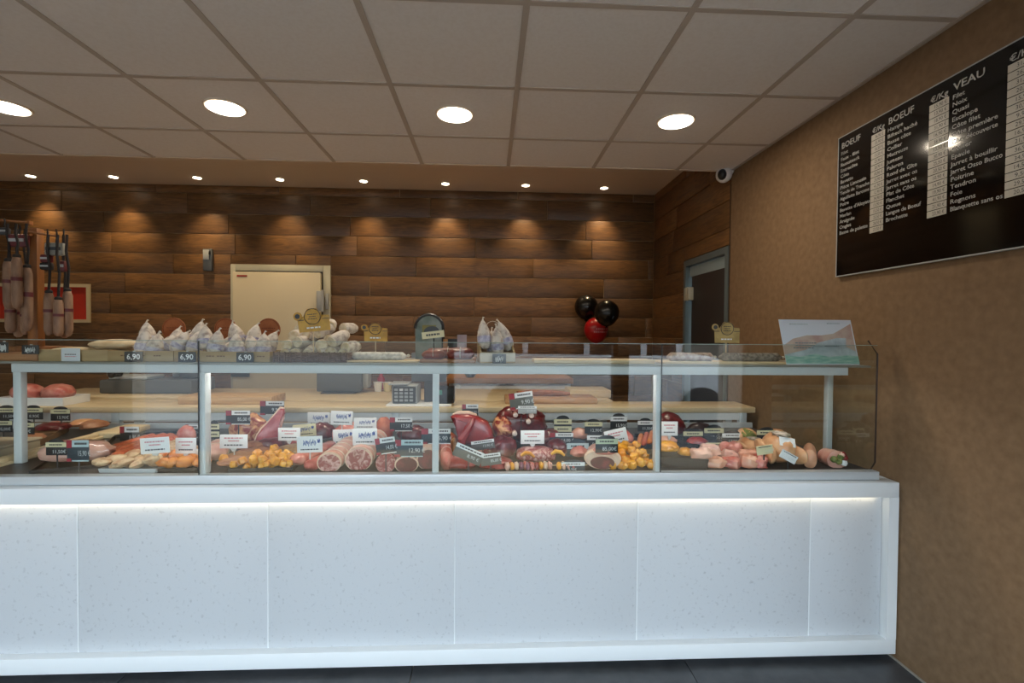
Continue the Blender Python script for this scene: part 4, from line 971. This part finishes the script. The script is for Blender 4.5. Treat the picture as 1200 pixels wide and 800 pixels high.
for px, py, Y, lb in ((8, 484.5, 2.84, 'black tag with pale strip at the photo edge in the left case, upper'), (39, 484.5, 2.84, 'black tag with cream strip right of the grey corner post'),
                      (71, 486, 2.80, 'black tag with cream strip, rightmost in the left case'), (3, 499.5, 2.6, 'black tag with cream strip at the photo edge in the left case, lower'),
                      (29, 502, 2.5, 'black tag with white strip just right of the grey corner post, lower')):
    card('dome', px, py, 21, 13, Y, lb)
card('promo', 184, 521, 32, 18, 2.33, 'white card with pink lines on clear clip behind the pale nuggets', tilt=4)
card('promo', 218, 522, 23, 18, 2.30, 'white card with pink lines left of the left glass joint')
card('promo', 274, 517, 31, 16, 2.36, 'white card with pink lines in front of the big fatty roast')
card('promo', 339, 508.5, 25, 15, 2.46, 'white card with pink lines right of the bone-in rib steak')
card('promo', 357, 504, 26, 14, 2.50, 'cream card with blue handwriting right of the bone-in rib steak', tilt=5, head=1, body=cream)
card('promo', 363, 520.5, 29, 19, 2.26, 'white card with blue handwriting over the brown marinated tray', tilt=2, head=1)
card('promo', 373.5, 491, 25, 16, 2.68, 'white card with blue handwriting, rear row, left of two', head=1)
card('promo', 400.5, 489.5, 25, 16, 2.68, 'white card with blue handwriting, rear row, right of two', head=1, tilt=-2)
card('promo', 428, 496, 26, 13, 2.60, 'white card with blue handwriting above the front pair, beside red round meat', head=1)
card('promo', 402.5, 512, 24, 18, 2.42, 'white card with blue handwriting, left of the front pair over tied roasts', head=1, tilt=2)
card('promo', 428.5, 511, 28, 19, 2.40, 'white card with blue handwriting, right of the front pair over tied roasts', head=1, tilt=1)
card('promo', 624, 512, 28, 16, 2.24, 'white card with blue lines on clear clip before the rib crown')
card('promo', 722, 511, 27, 17, 2.40, 'white card with pink lines tilted behind the yellow pieces', tilt=13)
card('promo', 784.5, 502, 20, 17, 2.36, 'pinkish white card on clear clip right of the right glass joint')
card('plain', 924, 535, 22, 10, 2.03, 'pale slanted card on pinkish stem before the golden chicken', tilt=-28, body=white_m, head=white_m)
card('plain', 896, 527, 20, 11, 2.14, 'cream slanted card on stem before the rear chicken', tilt=8, body=cream, head=cream)

# ------------------------------------------------------------------ on the upper shelf
S0 = SH+.0004
def S(px, Y): return atY(px, 425, Y).x
def crate(label, x0, x1, ztop_py, Y=2.02, depth=.2, m=crate_w, name='wooden_crate', cat='crate', slope=0):
    a, b = S(x0, Y), S(x1, Y); H = atY((x0+x1)/2, ztop_py, Y).z-S0; k = .006
    t = thing(name, label, cat, (a, Y, S0)); W = b-a
    put('crate_base', B().span((k, k, 0), (W-k, depth-k, k)), m, t)
    for nm, q in (('front_board', ((0, 0, 0), (W, k, H))), ('rear_board', ((0, depth-k, 0), (W, depth, H+slope))), ('side_board', ((0, k, 0), (k, depth-k, H))), ('side_board', ((W-k, k, 0), (W, depth-k, H)))):
        put(nm, B().span(*q, .0008), m, t)
    return t, a, b, H
c0 = crate('pale wooden tray at the left, with a white label on its front', 45, 126, 409.5)
c1 = crate('printed wooden crate of white sausages, first from the left with price tag', 126, 203, 411)
c2 = crate('printed wooden crate of white sausages just left of the glass joint', 204, 231.5, 411)
c3 = crate('printed wooden crate of white sausages just right of the glass joint', 233.5, 316, 412)
for c, xs_ in ((c1, (.2, .45, .7)), (c3, (.1, .25, .6, .82))):
    for x in xs_: dash(c[0], (c[2]-c[1])*x, (c[2]-c[1])*(x+.12), c[3]*.5, .005, mat('print_brown', '#6b4a2c', .6), -.0003, 3)
b_ = thing('wicker_basket', 'greyish wicker basket heaped with white cut sausages', 'basket', (S(318, 2.02), 2.02, S0)); wb_ = S(408, 2.02)-S(318, 2.02); hb_ = atY(360, 412, 2.02).z-S0
put('basket_base', B().span((.008, .008, 0), (wb_-.008, .222, .006)), wicker, b_)
for i in range(5):
    z = .008+i*(hb_-.012)/5
    put('woven_band', B().tube([(.006, .006, z+.004), (wb_*.33, 0, z+.005), (wb_*.66, .002, z+.004), (wb_-.006, .006, z+.004), (wb_, .12, z+.004), (wb_-.008, .224, z+.004), (wb_*.5, .23, z+.004), (.008, .224, z+.004), (0, .12, z+.004), (.006, .006, z+.004)], (hb_-.01)/10*1.05, 6), wicker, b_)
for i in range(14):
    put('stake', B().cyl((.01+i*(wb_-.02)/13, -.002, 0), (.01+i*(wb_-.02)/13, -.002, hb_), .0028, seg=6), wicker, b_)
# price tags on crates
def chalk_tag(label, px, py, w, h, txt, Y=2.008):
    c = atY(px, py, Y); s = Y/F; t = thing('price_tag', label, 'price tag', (c.x, Y, c.z-h*s/2))
    t.location.z = max(t.location.z, S0)
    put('panel', B().span((-w*s/2, -.001, 0), (w*s/2, .002, h*s), .0005), mat('chalk_slate', '#2c3338', .6), t)
    put('clip', B().span((-.004, .0025, h*s*.3), (.004, .006, h*s*1.1)), clear_p, t)
    if txt: fit_text('price', txt, h*s*.75, w*s*.8, mat('chalk_bright', '#f0f2f2', .6), t, (0, -.0015, h*s*.25), align='CENTER', bold=.0006)
    else: scribble(t, w*s*.6, h*s*.45, h*s*.5, chalk, -.0016, px)
    return t
chalk_tag('dark chalk tag reading 6,90 on the first sausage crate', 156.5, 418, 20, 11.5, '6,90')
chalk_tag('dark chalk tag reading 6,90 left of the glass joint', 219, 418, 19, 11.5, '6,90')
chalk_tag('dark chalk tag reading 6,90 right of the glass joint', 287, 418.5, 19, 11.5, '6,90')
chalk_tag('dark chalk tag with faint writing on the board by the wood post', 35.5, 409.5, 18, 10, '')
chalk_tag('dark chalk tag at the photo edge on the board under hanging sausages', 4, 407, 10, 12, '')
t = tag(put('label_card', B().span((-.036, -.001, 0), (.036, .001, .053), .0004), mat('bluish_white_card', '#d8dde2', .5), None, (S(83, 2.012), 2.012, S0)), 'white paper label leaning on the pale wooden tray', 'label')
dash(t, -.022, .022, .026, .004, ink, -.0012, 5); dash(t, -.022, .022, .018, .003, ink_pink, -.0012, 5)
# flat cakes in tray 0
pb = None
for i, (px, y, z, rz, sc) in enumerate(((105, 2.10, .036, .2, 1), (122, 2.13, .040, -.2, 1.05), (148, 2.23, .062, .5, 1.0), (136, 2.12, .055, .1, 1.1), (158, 2.24, .06, -.4, .95))):
    o = (S(px, y), y, S0+z)
    if pb is None:
        pb = tag(put('flat_sausage', B().ball((0, 0, 0), (.085, .05, .018), 20, 10, .08, 2.4, 3), mat('flat_pale', '#d8c3a0', .7, '#bf9f78', 18, bump=.3), None, o, (0, 0, rz)), 'pale flat dried sausage lying in the left wooden tray', 'sausage', 'flat pale sausages')
    else: dup(pb, o, (.1, 0, rz), scale=sc)
# white saucissons
def saucisson():
    t = thing('dry_sausage', 'white mould-coated dry sausage standing in the crate left of the joint', 'sausage', (0, 0, 0), 0, 'white dry sausages in the crates')
    put('body', B().rings([((0, 0, z), r, r*.95, (1, 0, 0), (0, 1, 0)) for z, r in ((0, .006), (.004, .018), (.02, .027), (.05, .030), (.08, .026), (.105, .017), (.122, .008), (.128, .003))], 14), dry, t)
    put('tip', B().tube([(0, 0, .127), (.002, 0, .136), (.006, 0, .142)], [.004, .003, .005], 6), twine, t)
    put('paper_band', B().rings([((0, 0, z), r, r*.95, (1, 0, 0), (0, 1, 0)) for z, r in ((.030, .0292), (.045, .0305), (.058, .0303))], 14, cap=False), mat('band_print', '#c9c6d4', .6, '#8f8aa8', 60), t)
    return t
sz = saucisson(); first = True; r = random.Random(11)
lab = {'c1': 'white dry sausage in the first printed crate from the left', 'c2': 'white dry sausage in the crate just left of the joint', 'c3': 'white dry sausage in the crate just right of the joint', 'c4': 'white dry sausage in the tall wooden box'}
spots = [('c1', 168, 2.08, 0, .1), ('c1', 176, 2.16, .02, -.1), ('c1', 187, 2.09, -.01, .2), ('c1', 184, 2.17, .02, .0), ('c1', 194, 2.12, .02, .7), ('c1', 191, 2.18, .02, .2),
         ('c2', 211, 2.09, .0, .5), ('c2', 214, 2.15, .01, .3), ('c2', 222, 2.16, .02, .1), ('c2', 222, 2.08, 0, .3),
         ('c3', 241, 2.07, 0, -.02), ('c3', 250, 2.08, 0, .12), ('c3', 258, 2.12, .0, .75), ('c3', 266, 2.15, 0, .3), ('c3', 283, 2.07, -.01, -.05), ('c3', 289, 2.13, .02, .25), ('c3', 297, 2.12, .0, -.2), ('c3', 306, 2.08, 0, .05), ('c3', 304, 2.15, .01, .45), ('c3', 276, 2.15, .01, -.25)]
for k, px, y, dz, ln in spots:
    o = (S(px, y), y, S0+.012+max(dz, -.004)); rot = (-.12, ln, r.uniform(0, .6))
    if first: sz.location = o; sz.rotation_euler = rot; sz['label'] = lab[k]; first = False
    else: dup(sz, o, rot, lab[k], 'white dry sausages in the crates', [(q_*1.12, q_*1.12, q_*.86) for q_ in (r.uniform(.9, 1.02),)][0])
# basket: short cut sausages
def cutsaus():
    t = thing('cut_sausage', 'white dry sausage with cut end heaped in the wicker basket', 'sausage', (0, 0, 0), 0, 'cut sausages in the basket')
    put('body', B().rings([((0, y, 0), r_, r_, (1, 0, 0), (0, 0, 1)) for y, r_ in ((-.0, .024), (.03, .0265), (.06, .025), (.08, .017), (.088, .006))], 14), dry, t)
    put('cut_end', B().rings([((0, y, 0), r_, r_, (1, 0, 0), (0, 0, 1)) for y, r_ in ((-.004, .0215), (-.0005, .0235))], 14), dry_cut, t)
    return t
cs = cutsaus(); first = True
for row, (n, z, y0, x0, x1) in enumerate(((6, .034, 2.04, 334, 398), (6, .058, 2.07, 338, 402), (5, .082, 2.10, 345, 399), (4, .102, 2.13, 350, 400))):
    for i in range(n):
        px = x0+(x1-x0)*i/(n-1); o = (S(px, y0), y0, S0+z+r.uniform(-.006, .006)); rot = (r.uniform(-.1, .5), r.uniform(0, 3), r.uniform(-.5, .5))
        if first: cs.location = o; cs.rotation_euler = rot; first = False
        else: dup(cs, o, rot, scale=r.uniform(.92, 1.12))
# terracotta discs behind the crates
for i, (px, py, rr_) in enumerate(((204, 385.5, 13), (264.5, 385.5, 12.5), (315, 386, 13))):
    Y = 2.30; c = atY(px, py, Y); s = Y/F; t = thing('round_sign', 'round terracotta paper sign behind the crates, %s of three from the left' % ('first', 'second', 'third')[i], 'sign', (c.x, Y, S0), 0, 'round terracotta signs')
    put('disc', B().cyl((0, .002, c.z-S0), (0, -.002, c.z-S0), rr_*s, seg=32), terracotta, t); put('ring', B().tube([(math.cos(a*PI/12)*rr_*s*.9, -.003, c.z-S0+math.sin(a*PI/12)*rr_*s*.9) for a in range(25)], .0012, 5), mat('terracotta_dark', '#7a3c1c', .7), t)
    dash(t, -rr_*s*.6, rr_*s*.6, c.z-S0+.004, .004, MATS['terracotta_dark'], -.0025, 7); dash(t, -rr_*s*.4, rr_*s*.4, c.z-S0-.008, .004, MATS['terracotta_dark'], -.0025, 5)
    put('stake', B().span((-.004, .003, 0), (.004, .006, c.z-S0)), beech, t)
# gold award signs on picks
def gold_sign(label, px, py, w, h, Y, zf, m, tilt=0):
    c = atY(px, py, Y); s = Y/F; t = thing('award_sign', label, 'sign', (c.x, Y, zf)); z = c.z-zf
    pn = put('panel', B().poly([(-w*.42*s, -h*.5*s), (w*.46*s, -h*.5*s), (w*.46*s, h*.18*s), (w*.3*s, h*.2*s), (-w*.34*s, h*.2*s), (-w*.44*s, h*.1*s)], .003), m, t, (0, 0, z), (0, math.radians(tilt), 0))
    put('rosette', B().poly([((.24*w*(1+.07*math.cos(i*PI/2)))*s*math.cos(i*PI/12), (.33*h+.0)*s*0+(.24*w*(1+.07*math.cos(i*PI/2)))*s*math.sin(i*PI/12)) for i in range(24)], .004), m, pn, (.0, -.004, h*.16*s))
    put('rosette_rim', B().tube([(.225*w*s*math.cos(i*PI/12), -.0065, h*.16*s+.225*w*s*math.sin(i*PI/12)) for i in range(25)], .0014, 5), ink, pn)
    put('seal', B().cyl((-w*.42*s, -.0045, h*.22*s), (-w*.42*s, .0005, h*.22*s), .12*w*s, seg=16), m, pn); put('seal_core', B().cyl((-w*.42*s, -.006, h*.22*s), (-w*.42*s, -.0046, h*.22*s), .07*w*s, seg=16), dgrey, pn)
    put('fold', B().span((-w*.44*s, -.003, h*.02*s), (-w*.26*s, -.0017, h*.05*s)).span((w*.26*s, -.003, h*.02*s), (w*.46*s, -.0017, h*.05*s)), ink, pn)
    for j, (e, zz) in enumerate(((.13, .24), (.10, .14), (.13, .04))): dash(pn, -w*e*s, w*e*s, h*zz*s, .0035, ink, -.0063, 4)
    dash(pn, -w*.2*s, w*.2*s, -h*.36*s, .006, white_m, -.0018, 4)
    put('stem', B().span((-.002, .002, 0), (.002, .005, z-.01)), beech, t)
gold_sign('yellow gold award sign on the heaped wicker basket', 367, 375, 40, 26, 2.03, S0+.02, gold, -6)
gold_sign('gold award sign above the long white log', 440, 388.5, 30, 22, 2.16, S0, gold)
gold_sign('pale gold award sign above the speckled log near the brown wall', 851.5, 389, 34, 26, 2.14, S0, gold2)
# log and boards
def flatboard(label, x0, x1, py, Y, depth, m=beech):
    a, b = S(x0, Y), S(x1, Y); th = atY((x0+x1)/2, py, Y).z-S0
    return tag(put('serving_board', B().span((a, Y, S0), (b, Y+depth, S0+max(th, .008)), .003), m), label, 'board'), S0+max(th, .008)
o, z = flatboard('wood serving board under the hanging sausages', -30, 44, 414, 2.02, .3, beech_dark); zpost = z
o, z = flatboard('pale serving board under the long white log', 405, 490, 423, 2.03, .12)
a, b = S(410, 2.08), S(477, 2.08)
t = thing('sausage_log', 'long white mould-coated sausage log on its pale board', 'sausage', (b, 2.09, z+.0004), PI/2)
put('body', B().roll(b-a, .021, .85, 1, 1.2, 5, .06), mat('white_log', '#e4e0d8', .7, '#b9b3ab', 50, bump=.4), t); put('end_knot', B().ball((0, -.004, .018), (.007, .008, .007), 8, 6), twine, t)
tag(put('white_stand', B().span((-.013, -.006, 0), (.013, .006, .012)).span((-.009, -.004, .012), (.009, .004, .075), .002), white_m, None, (S(447, 2.06), 2.055, z+.0004)), 'small white plastic holder in front of the log', 'holder') if False else None
o, z = flatboard('reddish serving board under the dark cured meats', 492, 557, 421, 2.03, .2, beech_dark)
for i, (x0, x1, y, rad, lb, zz) in enumerate(((494, 522, 2.06, .026, 'dark cured meat on the reddish board, behind the tag wire', 0), (523, 556, 2.07, .030, 'dark red cured meat on the reddish board, by the tall wooden box', 0), (498, 552, 2.15, .030, 'long dark cured meat at the back of the reddish board', 0))):
    a, b = S(x0, y), S(x1, y); t = thing('cured_meat', lb, 'meat', (b, y+.0, z+.0004), PI/2); put('body', B().roll(b-a, rad, .85, .9, 1, i+6, .1), cured, t); put('string', B().tube([(math.cos(q*PI/8)*rad*.98, (b-a)*.5, rad*.85+math.sin(q*PI/8)*rad*.86) for q in range(17)], .0014, 5), twine, t)
# arched slate sign and tag on wire
Y = 2.33; c0_ = atY(503, 405, Y); s = Y/F; H = c0_.z-S0+36*s
t = thing('arched_sign', 'arched dark-edged picture sign behind the wire tag', 'sign', (c0_.x, Y, S0)); 
ar = [(-16*s, 0), (16*s, 0), (16*s, H-16*s)]+[(16*s*math.cos(i*PI/12), H-16*s+16*s*math.sin(i*PI/12)) for i in range(1, 12)]+[(-16*s, H-16*s)]
put('board', B().poly(ar, .008, .002), mat('pale_picture', '#8d9790', .5, '#5f7068', 12), t); put('edge', B().tube([(x, 0, z_) for x, z_ in ar[1:]], .008, 6), dark, t); put('picture_field', B().span((-8*s, -.0055, H-26*s), (8*s, -.0042, H-12*s)), mat('mustard_print', '#8a8040', .5, '#5f6a4a', 30), t)
Y = 2.06; c = atY(507.5, 392, Y); s = Y/F
t = thing('wire_tag', 'cream name tag on a dark wire above the middle post', 'price tag', (c.x, Y, S0)); zc = c.z-S0
pn = put('panel', B().span((-13*s, -.001, -4*s), (13*s, .001, 4*s), .0004), cream, t, (0, 0, zc), (0, -.12, 0)); dash(pn, -8*s, 8*s, -1*s, 2.2*s, ink, -.0012, 6)
put('back_dome', B().poly([(9*s*math.cos(i*PI/9)-.005, 4*s+6*s*math.sin(i*PI/9)) for i in range(10)], .003), dgrey, pn)
put('wire', B().tube([(.003, .004, 0), (.003, .004, zc-.004)], .003, 6).cyl((.003, .004, 0), (.003, .004, .006), .014), dark, t)
# dark box with white leaflet next to the arched sign
Y = 2.30; p = atY(531, 404, Y); t = thing('small_box', 'small black box with orange side right of the arched sign', 'box', (p.x, Y, S0))
hz = atY(531, 397, Y).z-S0; put('body', B().span((-.025, 0, 0), (.025, .04, hz), .002), dark, t); put('side_panel', B().span((-.047, .002, 0), (-.0255, .038, hz*.98), .001), mat('ochre', '#a5713a', .6), t)
p = atY(541, 400, 2.29); t = tag(put('leaflet', B().span((-.020, 0, 0), (.024, .004, atY(541, 392, 2.29).z-S0), .0004), mat('lilac_paper', '#b9aab0', .6), None, (p.x, 2.285, S0), (-.03, 0, .1)), 'pale lilac leaflet standing beside the small black box', 'leaflet')
dash(t, -.015, .018, .05, .004, ink, -.0004, 5)
# tall wooden box with sausages
a, b = S(557, 2.03), S(620, 2.03); Y = 2.03
t = thing('wooden_box', 'open pale wooden box of upright white sausages near the middle', 'box', (a+.02, Y, S0), .12); W = .15; hh = atY(580, 413, 2.03).z-S0; hr = atY(560, 392, 2.1).z-S0
put('box_base', B().span((0, 0, 0), (W, .14, .006)), crate_w, t); put('front_board', B().span((0, 0, .0062), (W, .007, hh), .001), mat('white_ply', '#cfc4b0', .6), t); put('rear_board', B().span((0, .133, .0062), (W, .14, hr), .001), crate_w, t)
for x in (0, W-.007):
    bm_ = B().poly([(.0072, .0062), (.1328, .0062), (.1328, hr), (.0072, hh)], .007); bmesh.ops.rotate(bm_.bm, cent=(0, 0, 0), matrix=Matrix.Rotation(PI/2, 3, 'Z'), verts=bm_.bm.verts); put('side_board', bm_, crate_w, t, (x+.0035, 0, 0))
for i, (dx, dy, ln, sc) in enumerate(((.028, .05, -.1, 1.0), (.06, .055, .05, .95), (.085, .06, -.05, .98), (.118, .06, .35, 1.05))):
    dup(sz, (a+.02+dx, Y+dy+.02, S0+.03), (-.1, ln, i), lab['c4'], 'white dry sausages in the tall box', sc)
tw = tag(put('hanging_string', B().tube([(.03*math.cos(i*PI/8), .0, .028*math.sin(i*PI/8)) for i in range(9)], .0014, 5), twine, None, (a+.073, Y+.075, S0+.150)), 'looped string on top of the sausages in the tall wooden box', 'string')
chalk_tag('black tag with white scribble on a bent holder at the tall wooden box', 585, 421, 16, 11, '', 2.018)
# right side of the shelf: boards, speckled log, leaflet
o, z = flatboard('long pale serving board between the tall box and the right post', 626, 768, 421.5, 2.03, .12)
o, z2 = flatboard('long pale serving board under the speckled log', 779, 925, 424, 2.03, .14)
for (x0, x1, lb, m, sd_) in ((782, 838, 'pinkish speckled sausage log, left of two on the right board', mat('pink_log', '#b09a86', .7, '#8a6a5c', 50, bump=.4), 7), (843, 918, 'grey herb-coated sausage log near the leaflet', speck, 8)):
    a, b = S(x0, 2.08), S(x1, 2.08); t = thing('sausage_log', lb, 'sausage', (b, 2.09, z2+.0004), PI/2); put('body', B().roll(b-a, .021, .95, 1, 1, sd_, .05), m, t); put('end_knot', B().ball((0, -.004, .018), (.006, .008, .006), 8, 6), twine, t)
# landscape leaflet: prism of clear plastic with printed sheet
q0, q1 = atY(922.5, 429, 2.0), atY(1008.5, 429.5, 2.0); W = q1.x-q0.x; H = atY(960, 375, 2.06).z-S0
t = thing('leaflet_stand', 'landscape leaflet in a clear slanted stand at the right shelf end', 'leaflet', (q0.x, 2.006, S0))
ang = .22; sh = put('sheet', B().poly([(0, 0), (W, 0), (W-.012, H*1.02), (-.012, H*1.02)], .002), sheet_m, t, (0, 0, .002), (-ang, 0, 0))
def P_(pts): return [(x*W-.012*y, y*H) for x, y in pts]
put('hill_print', B().poly(P_([(.0, .42), (.15, .58), (.35, .66), (.55, .66), (.72, .70), (.95, .90), (.985, .93), (.985, .2), (0, .2)]), .0006), print_hill, sh, (0, -.0014, 0))
put('meadow_print', B().poly(P_([(.0, .22), (.3, .33), (.5, .50), (.75, .60), (.88, .60), (.86, .40), (.98, .30), (.98, .1), (0, .1)]), .0006), print_grey, sh, (0, -.0019, 0))
put('water_print', B().poly(P_([(.0, .02), (.0, .2), (.2, .17), (.42, .24), (.6, .17), (.85, .21), (1, .19), (1, .02)]), .0006), print_water, sh, (0, -.0024, 0))
for j, (x0, x1, y) in enumerate(((.1, .36, .90), (.62, .8, .92), (.15, .45, .47), (.15, .42, .42), (.55, .75, .40), (.12, .4, .36))): dash(sh, x0*W, x1*W, y*H, .005, MATS['print_grey'] if j < 2 else mat('print_dark', '#7d888c', .6), -.003, 7)
put('back_support', B().box((W*.5, 0, 0), (W*.3, .002, H*.9)), clear_p, t, (0, .075, H*.45), (.12, 0, 0))

# ------------------------------------------------------------------ hanging sausages on their wooden post
Yp = 2.25; s = Yp/F
pz = atY(42, 268, Yp); t = thing('sausage_post', 'wooden post with pegs holding hanging dry sausages at the left', 'stand', (S(43, Yp), Yp, zpost+.0004))
ph_ = pz.z-zpost; put('post', B().span((-5.5*s, -.018, .021), (5.5*s, .018, ph_), .002), copperw, t); put('foot', B().span((-.09, -.08, 0), (.09, .08, .0205), .003), copperw, t)
pegs = []
for (xa, xb, py) in ((15, 43, 258), (43, 76, 271)):
    za = atY(40, py, Yp-.03).z-zpost
    bz_ = .0
    put('peg', B().tube([(-(43-xa)*s if xa < 43 else 0, -.035 if xa < 43 else -.035, za-.004), ((xb-43)*s if xb > 43 else 0, -.035, za-.022 if xb > 43 else za-.012)], .005, 8).span((-.008, -.036, za-.02), (.008, -.018, za-.004)), copperw, t)
    pegs.append(za)
def hang(label, px, top, bot, cordtop, w, group, Y, m=hangs, knob=True):
    x = S(px, Y); ztop, zbot, zc_ = atY(px, top, Y).z, atY(px, bot, Y).z, atY(px, cordtop, Y).z; s_ = Y/F; L = ztop-zbot; rr_ = w*s_/2
    t = thing('hanging_sausage', label, 'sausage', (x, Y, zc_), 0, group); d = zc_-ztop
    put('body', B().rings([((0, 0, -d-L*f), rr_*k, rr_*k, (1, 0, 0), (0, 1, 0)) for f, k in ((0, .25), (.03, .7), (.12, .95), (.5, 1), (.85, .98), (.96, .75), (1, .3))], 14), m, t)
    put('band', B().rings([((0, 0, -d-L*f), rr_*1.04, rr_*1.04, (1, 0, 0), (0, 1, 0)) for f in (.40, .47)], 14), band, t)
    put('cord', B().tube([(0, 0, -d-.002), (.006, 0, -d*.6), (-.004, 0, -d*.3), (0, 0, 0)], .005, 6), cord, t)
    put('cap', B().ball((0, 0, -d), (rr_*.75, rr_*.75, rr_*.6), 12, 8), cord, t)
for i, (px, top, bot, Y) in enumerate(((11, 305, 362, 2.19), (21, 300, 362, 2.15), (33, 312, 388, 2.19), (13, 345, 390, 2.25), (31, 352, 392, 2.27), (22, 345, 395, 2.30))):
    hang('beige dry sausage with dark red band hanging left of the post, %s' % ('left front', 'middle front', 'right front', 'left rear', 'right rear', 'middle rear')[i], px, top, bot, 262 if Y < 2.22 else 268, 9.8, 'dry sausages left of the post', Y)
for i, (px, top, bot, Y) in enumerate(((58, 342, 393, 2.18), (69, 350, 394, 2.16), (80, 340, 394, 2.19), (76, 352, 396, 2.26))):
    hang('beige dry sausage with dark red band hanging right of the post, %s' % ('first', 'second', 'third', 'fourth and rearmost')[i], px, top, bot, 275, 9.6, 'dry sausages right of the post', Y)
for i, (px, py, w, h, m, lb) in enumerate(((65, 292, 20, 14, mat('pale_label', '#8d8a80', .6), 'pale hanging price label right of the post'), (55, 303, 11, 9, band, 'small dark red packet hanging right of the post, under the pale label'),
        (55, 312, 12, 8, cord, 'small black packet hanging right of the post'), (74, 312, 7, 12, band, 'narrow dark red packet hanging right of the post'), (22, 282, 20, 14, band, 'dark red packets bundle hanging above the left sausages'),
        (4, 271, 12, 8, dgrey, 'dark jar at the photo edge left of the hanging sausages'))):
    Y = 2.20; c = atY(px, py, Y); s_ = Y/F; t = thing('hanging_packet', lb, 'packet', c)
    put('body', B().box((0, 0, 0), (w*s_, .022, h*s_), .006), m, t); put('print_band', B().span((-w*s_*.4, -.0135, -h*s_*.1), (w*s_*.4, -.0115, h*s_*.15)), lgrey if i != 0 else dgrey, t)
    put('cord', B().tube([(0, .004, h*s_*.5), (.003, .004, h*s_*.5+.03), (0, .004, max(h*s_*.5+.04, atY(px, 268, Y).z-c.z))], .003, 6), cord, t)


# the shelf: sausages settle inside their crates, boxes and basket
bpy.context.view_layer.update()
KIDS_OF = index_kids()
hold_ = [o for o in C.objects if o.parent is None and o.name.split('.')[0] in ('wooden_crate', 'wicker_basket', 'wooden_box')]
settle([o for o in C.objects if o.parent is None and o.name.split('.')[0] in ('dry_sausage', 'flat_sausage')], hold_, S0+.0068, YG+.012, 16, .0025, .6)
settle([o for o in C.objects if o.parent is None and o.name.startswith('cut_sausage')], [], S0+.0068, 2.045, 14, .002, 2, .25)

ORD = ['leftmost', 'second from left', 'third from left', 'fourth from left', 'fifth from left', 'sixth from left', 'seventh from left', 'eighth from left', 'ninth from left', 'tenth from left', 'eleventh from left']
def by_place(test, fmt, key=lambda o: o.location.x):
    for i, o in enumerate(sorted([o for o in C.objects if o.parent is None and 'label' in o and test(o)], key=key)): o['label'] = fmt % ORD[i]
for k in lab: by_place(lambda o, k=k: o['label'] == lab[k], lab[k].replace('white dry sausage', 'white dry sausage, %s'))
by_place(lambda o: o.get('group') == 'red sausage strips', 'long red sausage strip in the diagonal black tray, %s')
by_place(lambda o: o.get('group') == 'pink poultry pieces', 'pink poultry piece in the heap at the right front, %s')
by_place(lambda o: o.get('group') == 'sausages left of the right post', 'orange sausage in the tray left of the right post, %s')
bk = sorted([o for o in C.objects if o.get('group') == 'cut sausages in the basket'], key=lambda o: int(o.name.split('.')[1]) if '.' in o.name else 0)
for (a, b), rn in zip(((0, 6), (6, 12), (12, 17), (17, 21)), ('lowest front', 'second', 'third', 'top rear')):
    ns = {o.name for o in bk[a:b]}
    by_place(lambda o: o.name in ns, 'white cut sausage in the '+rn+' row of the wicker basket, %s')

RN = ['frontmost', 'second', 'third', 'fourth', 'fifth', 'sixth']
def by_rows(group, what, n):
    os_ = sorted([o for o in C.objects if o.parent is None and o.get('group') == group], key=lambda o: o.location.y)
    for i in range(0, len(os_), n):
        for j, o in enumerate(sorted(os_[i:i+n], key=lambda o: o.location.x)): o['label'] = what % (RN[i//n], ORD[j])
by_rows('yellow diced meat', 'yellow diced meat cube in the front black tray, %s row, %s', 10)
by_rows('yellow marinated chunks', 'yellow marinated chunk heaped right of the pork leg, %s row, %s', 7)
by_rows('pale coated pieces in the metal tray', 'pale coated meat piece in the metal tray, %s row, %s', 5)
by_rows('orange pieces left of the post', 'orange marinated piece left of the left post, %s row, %s', 4)
by_place(lambda o: o.get('group') == 'flat pale sausages', 'pale flat dried sausage in the left wooden tray, %s')
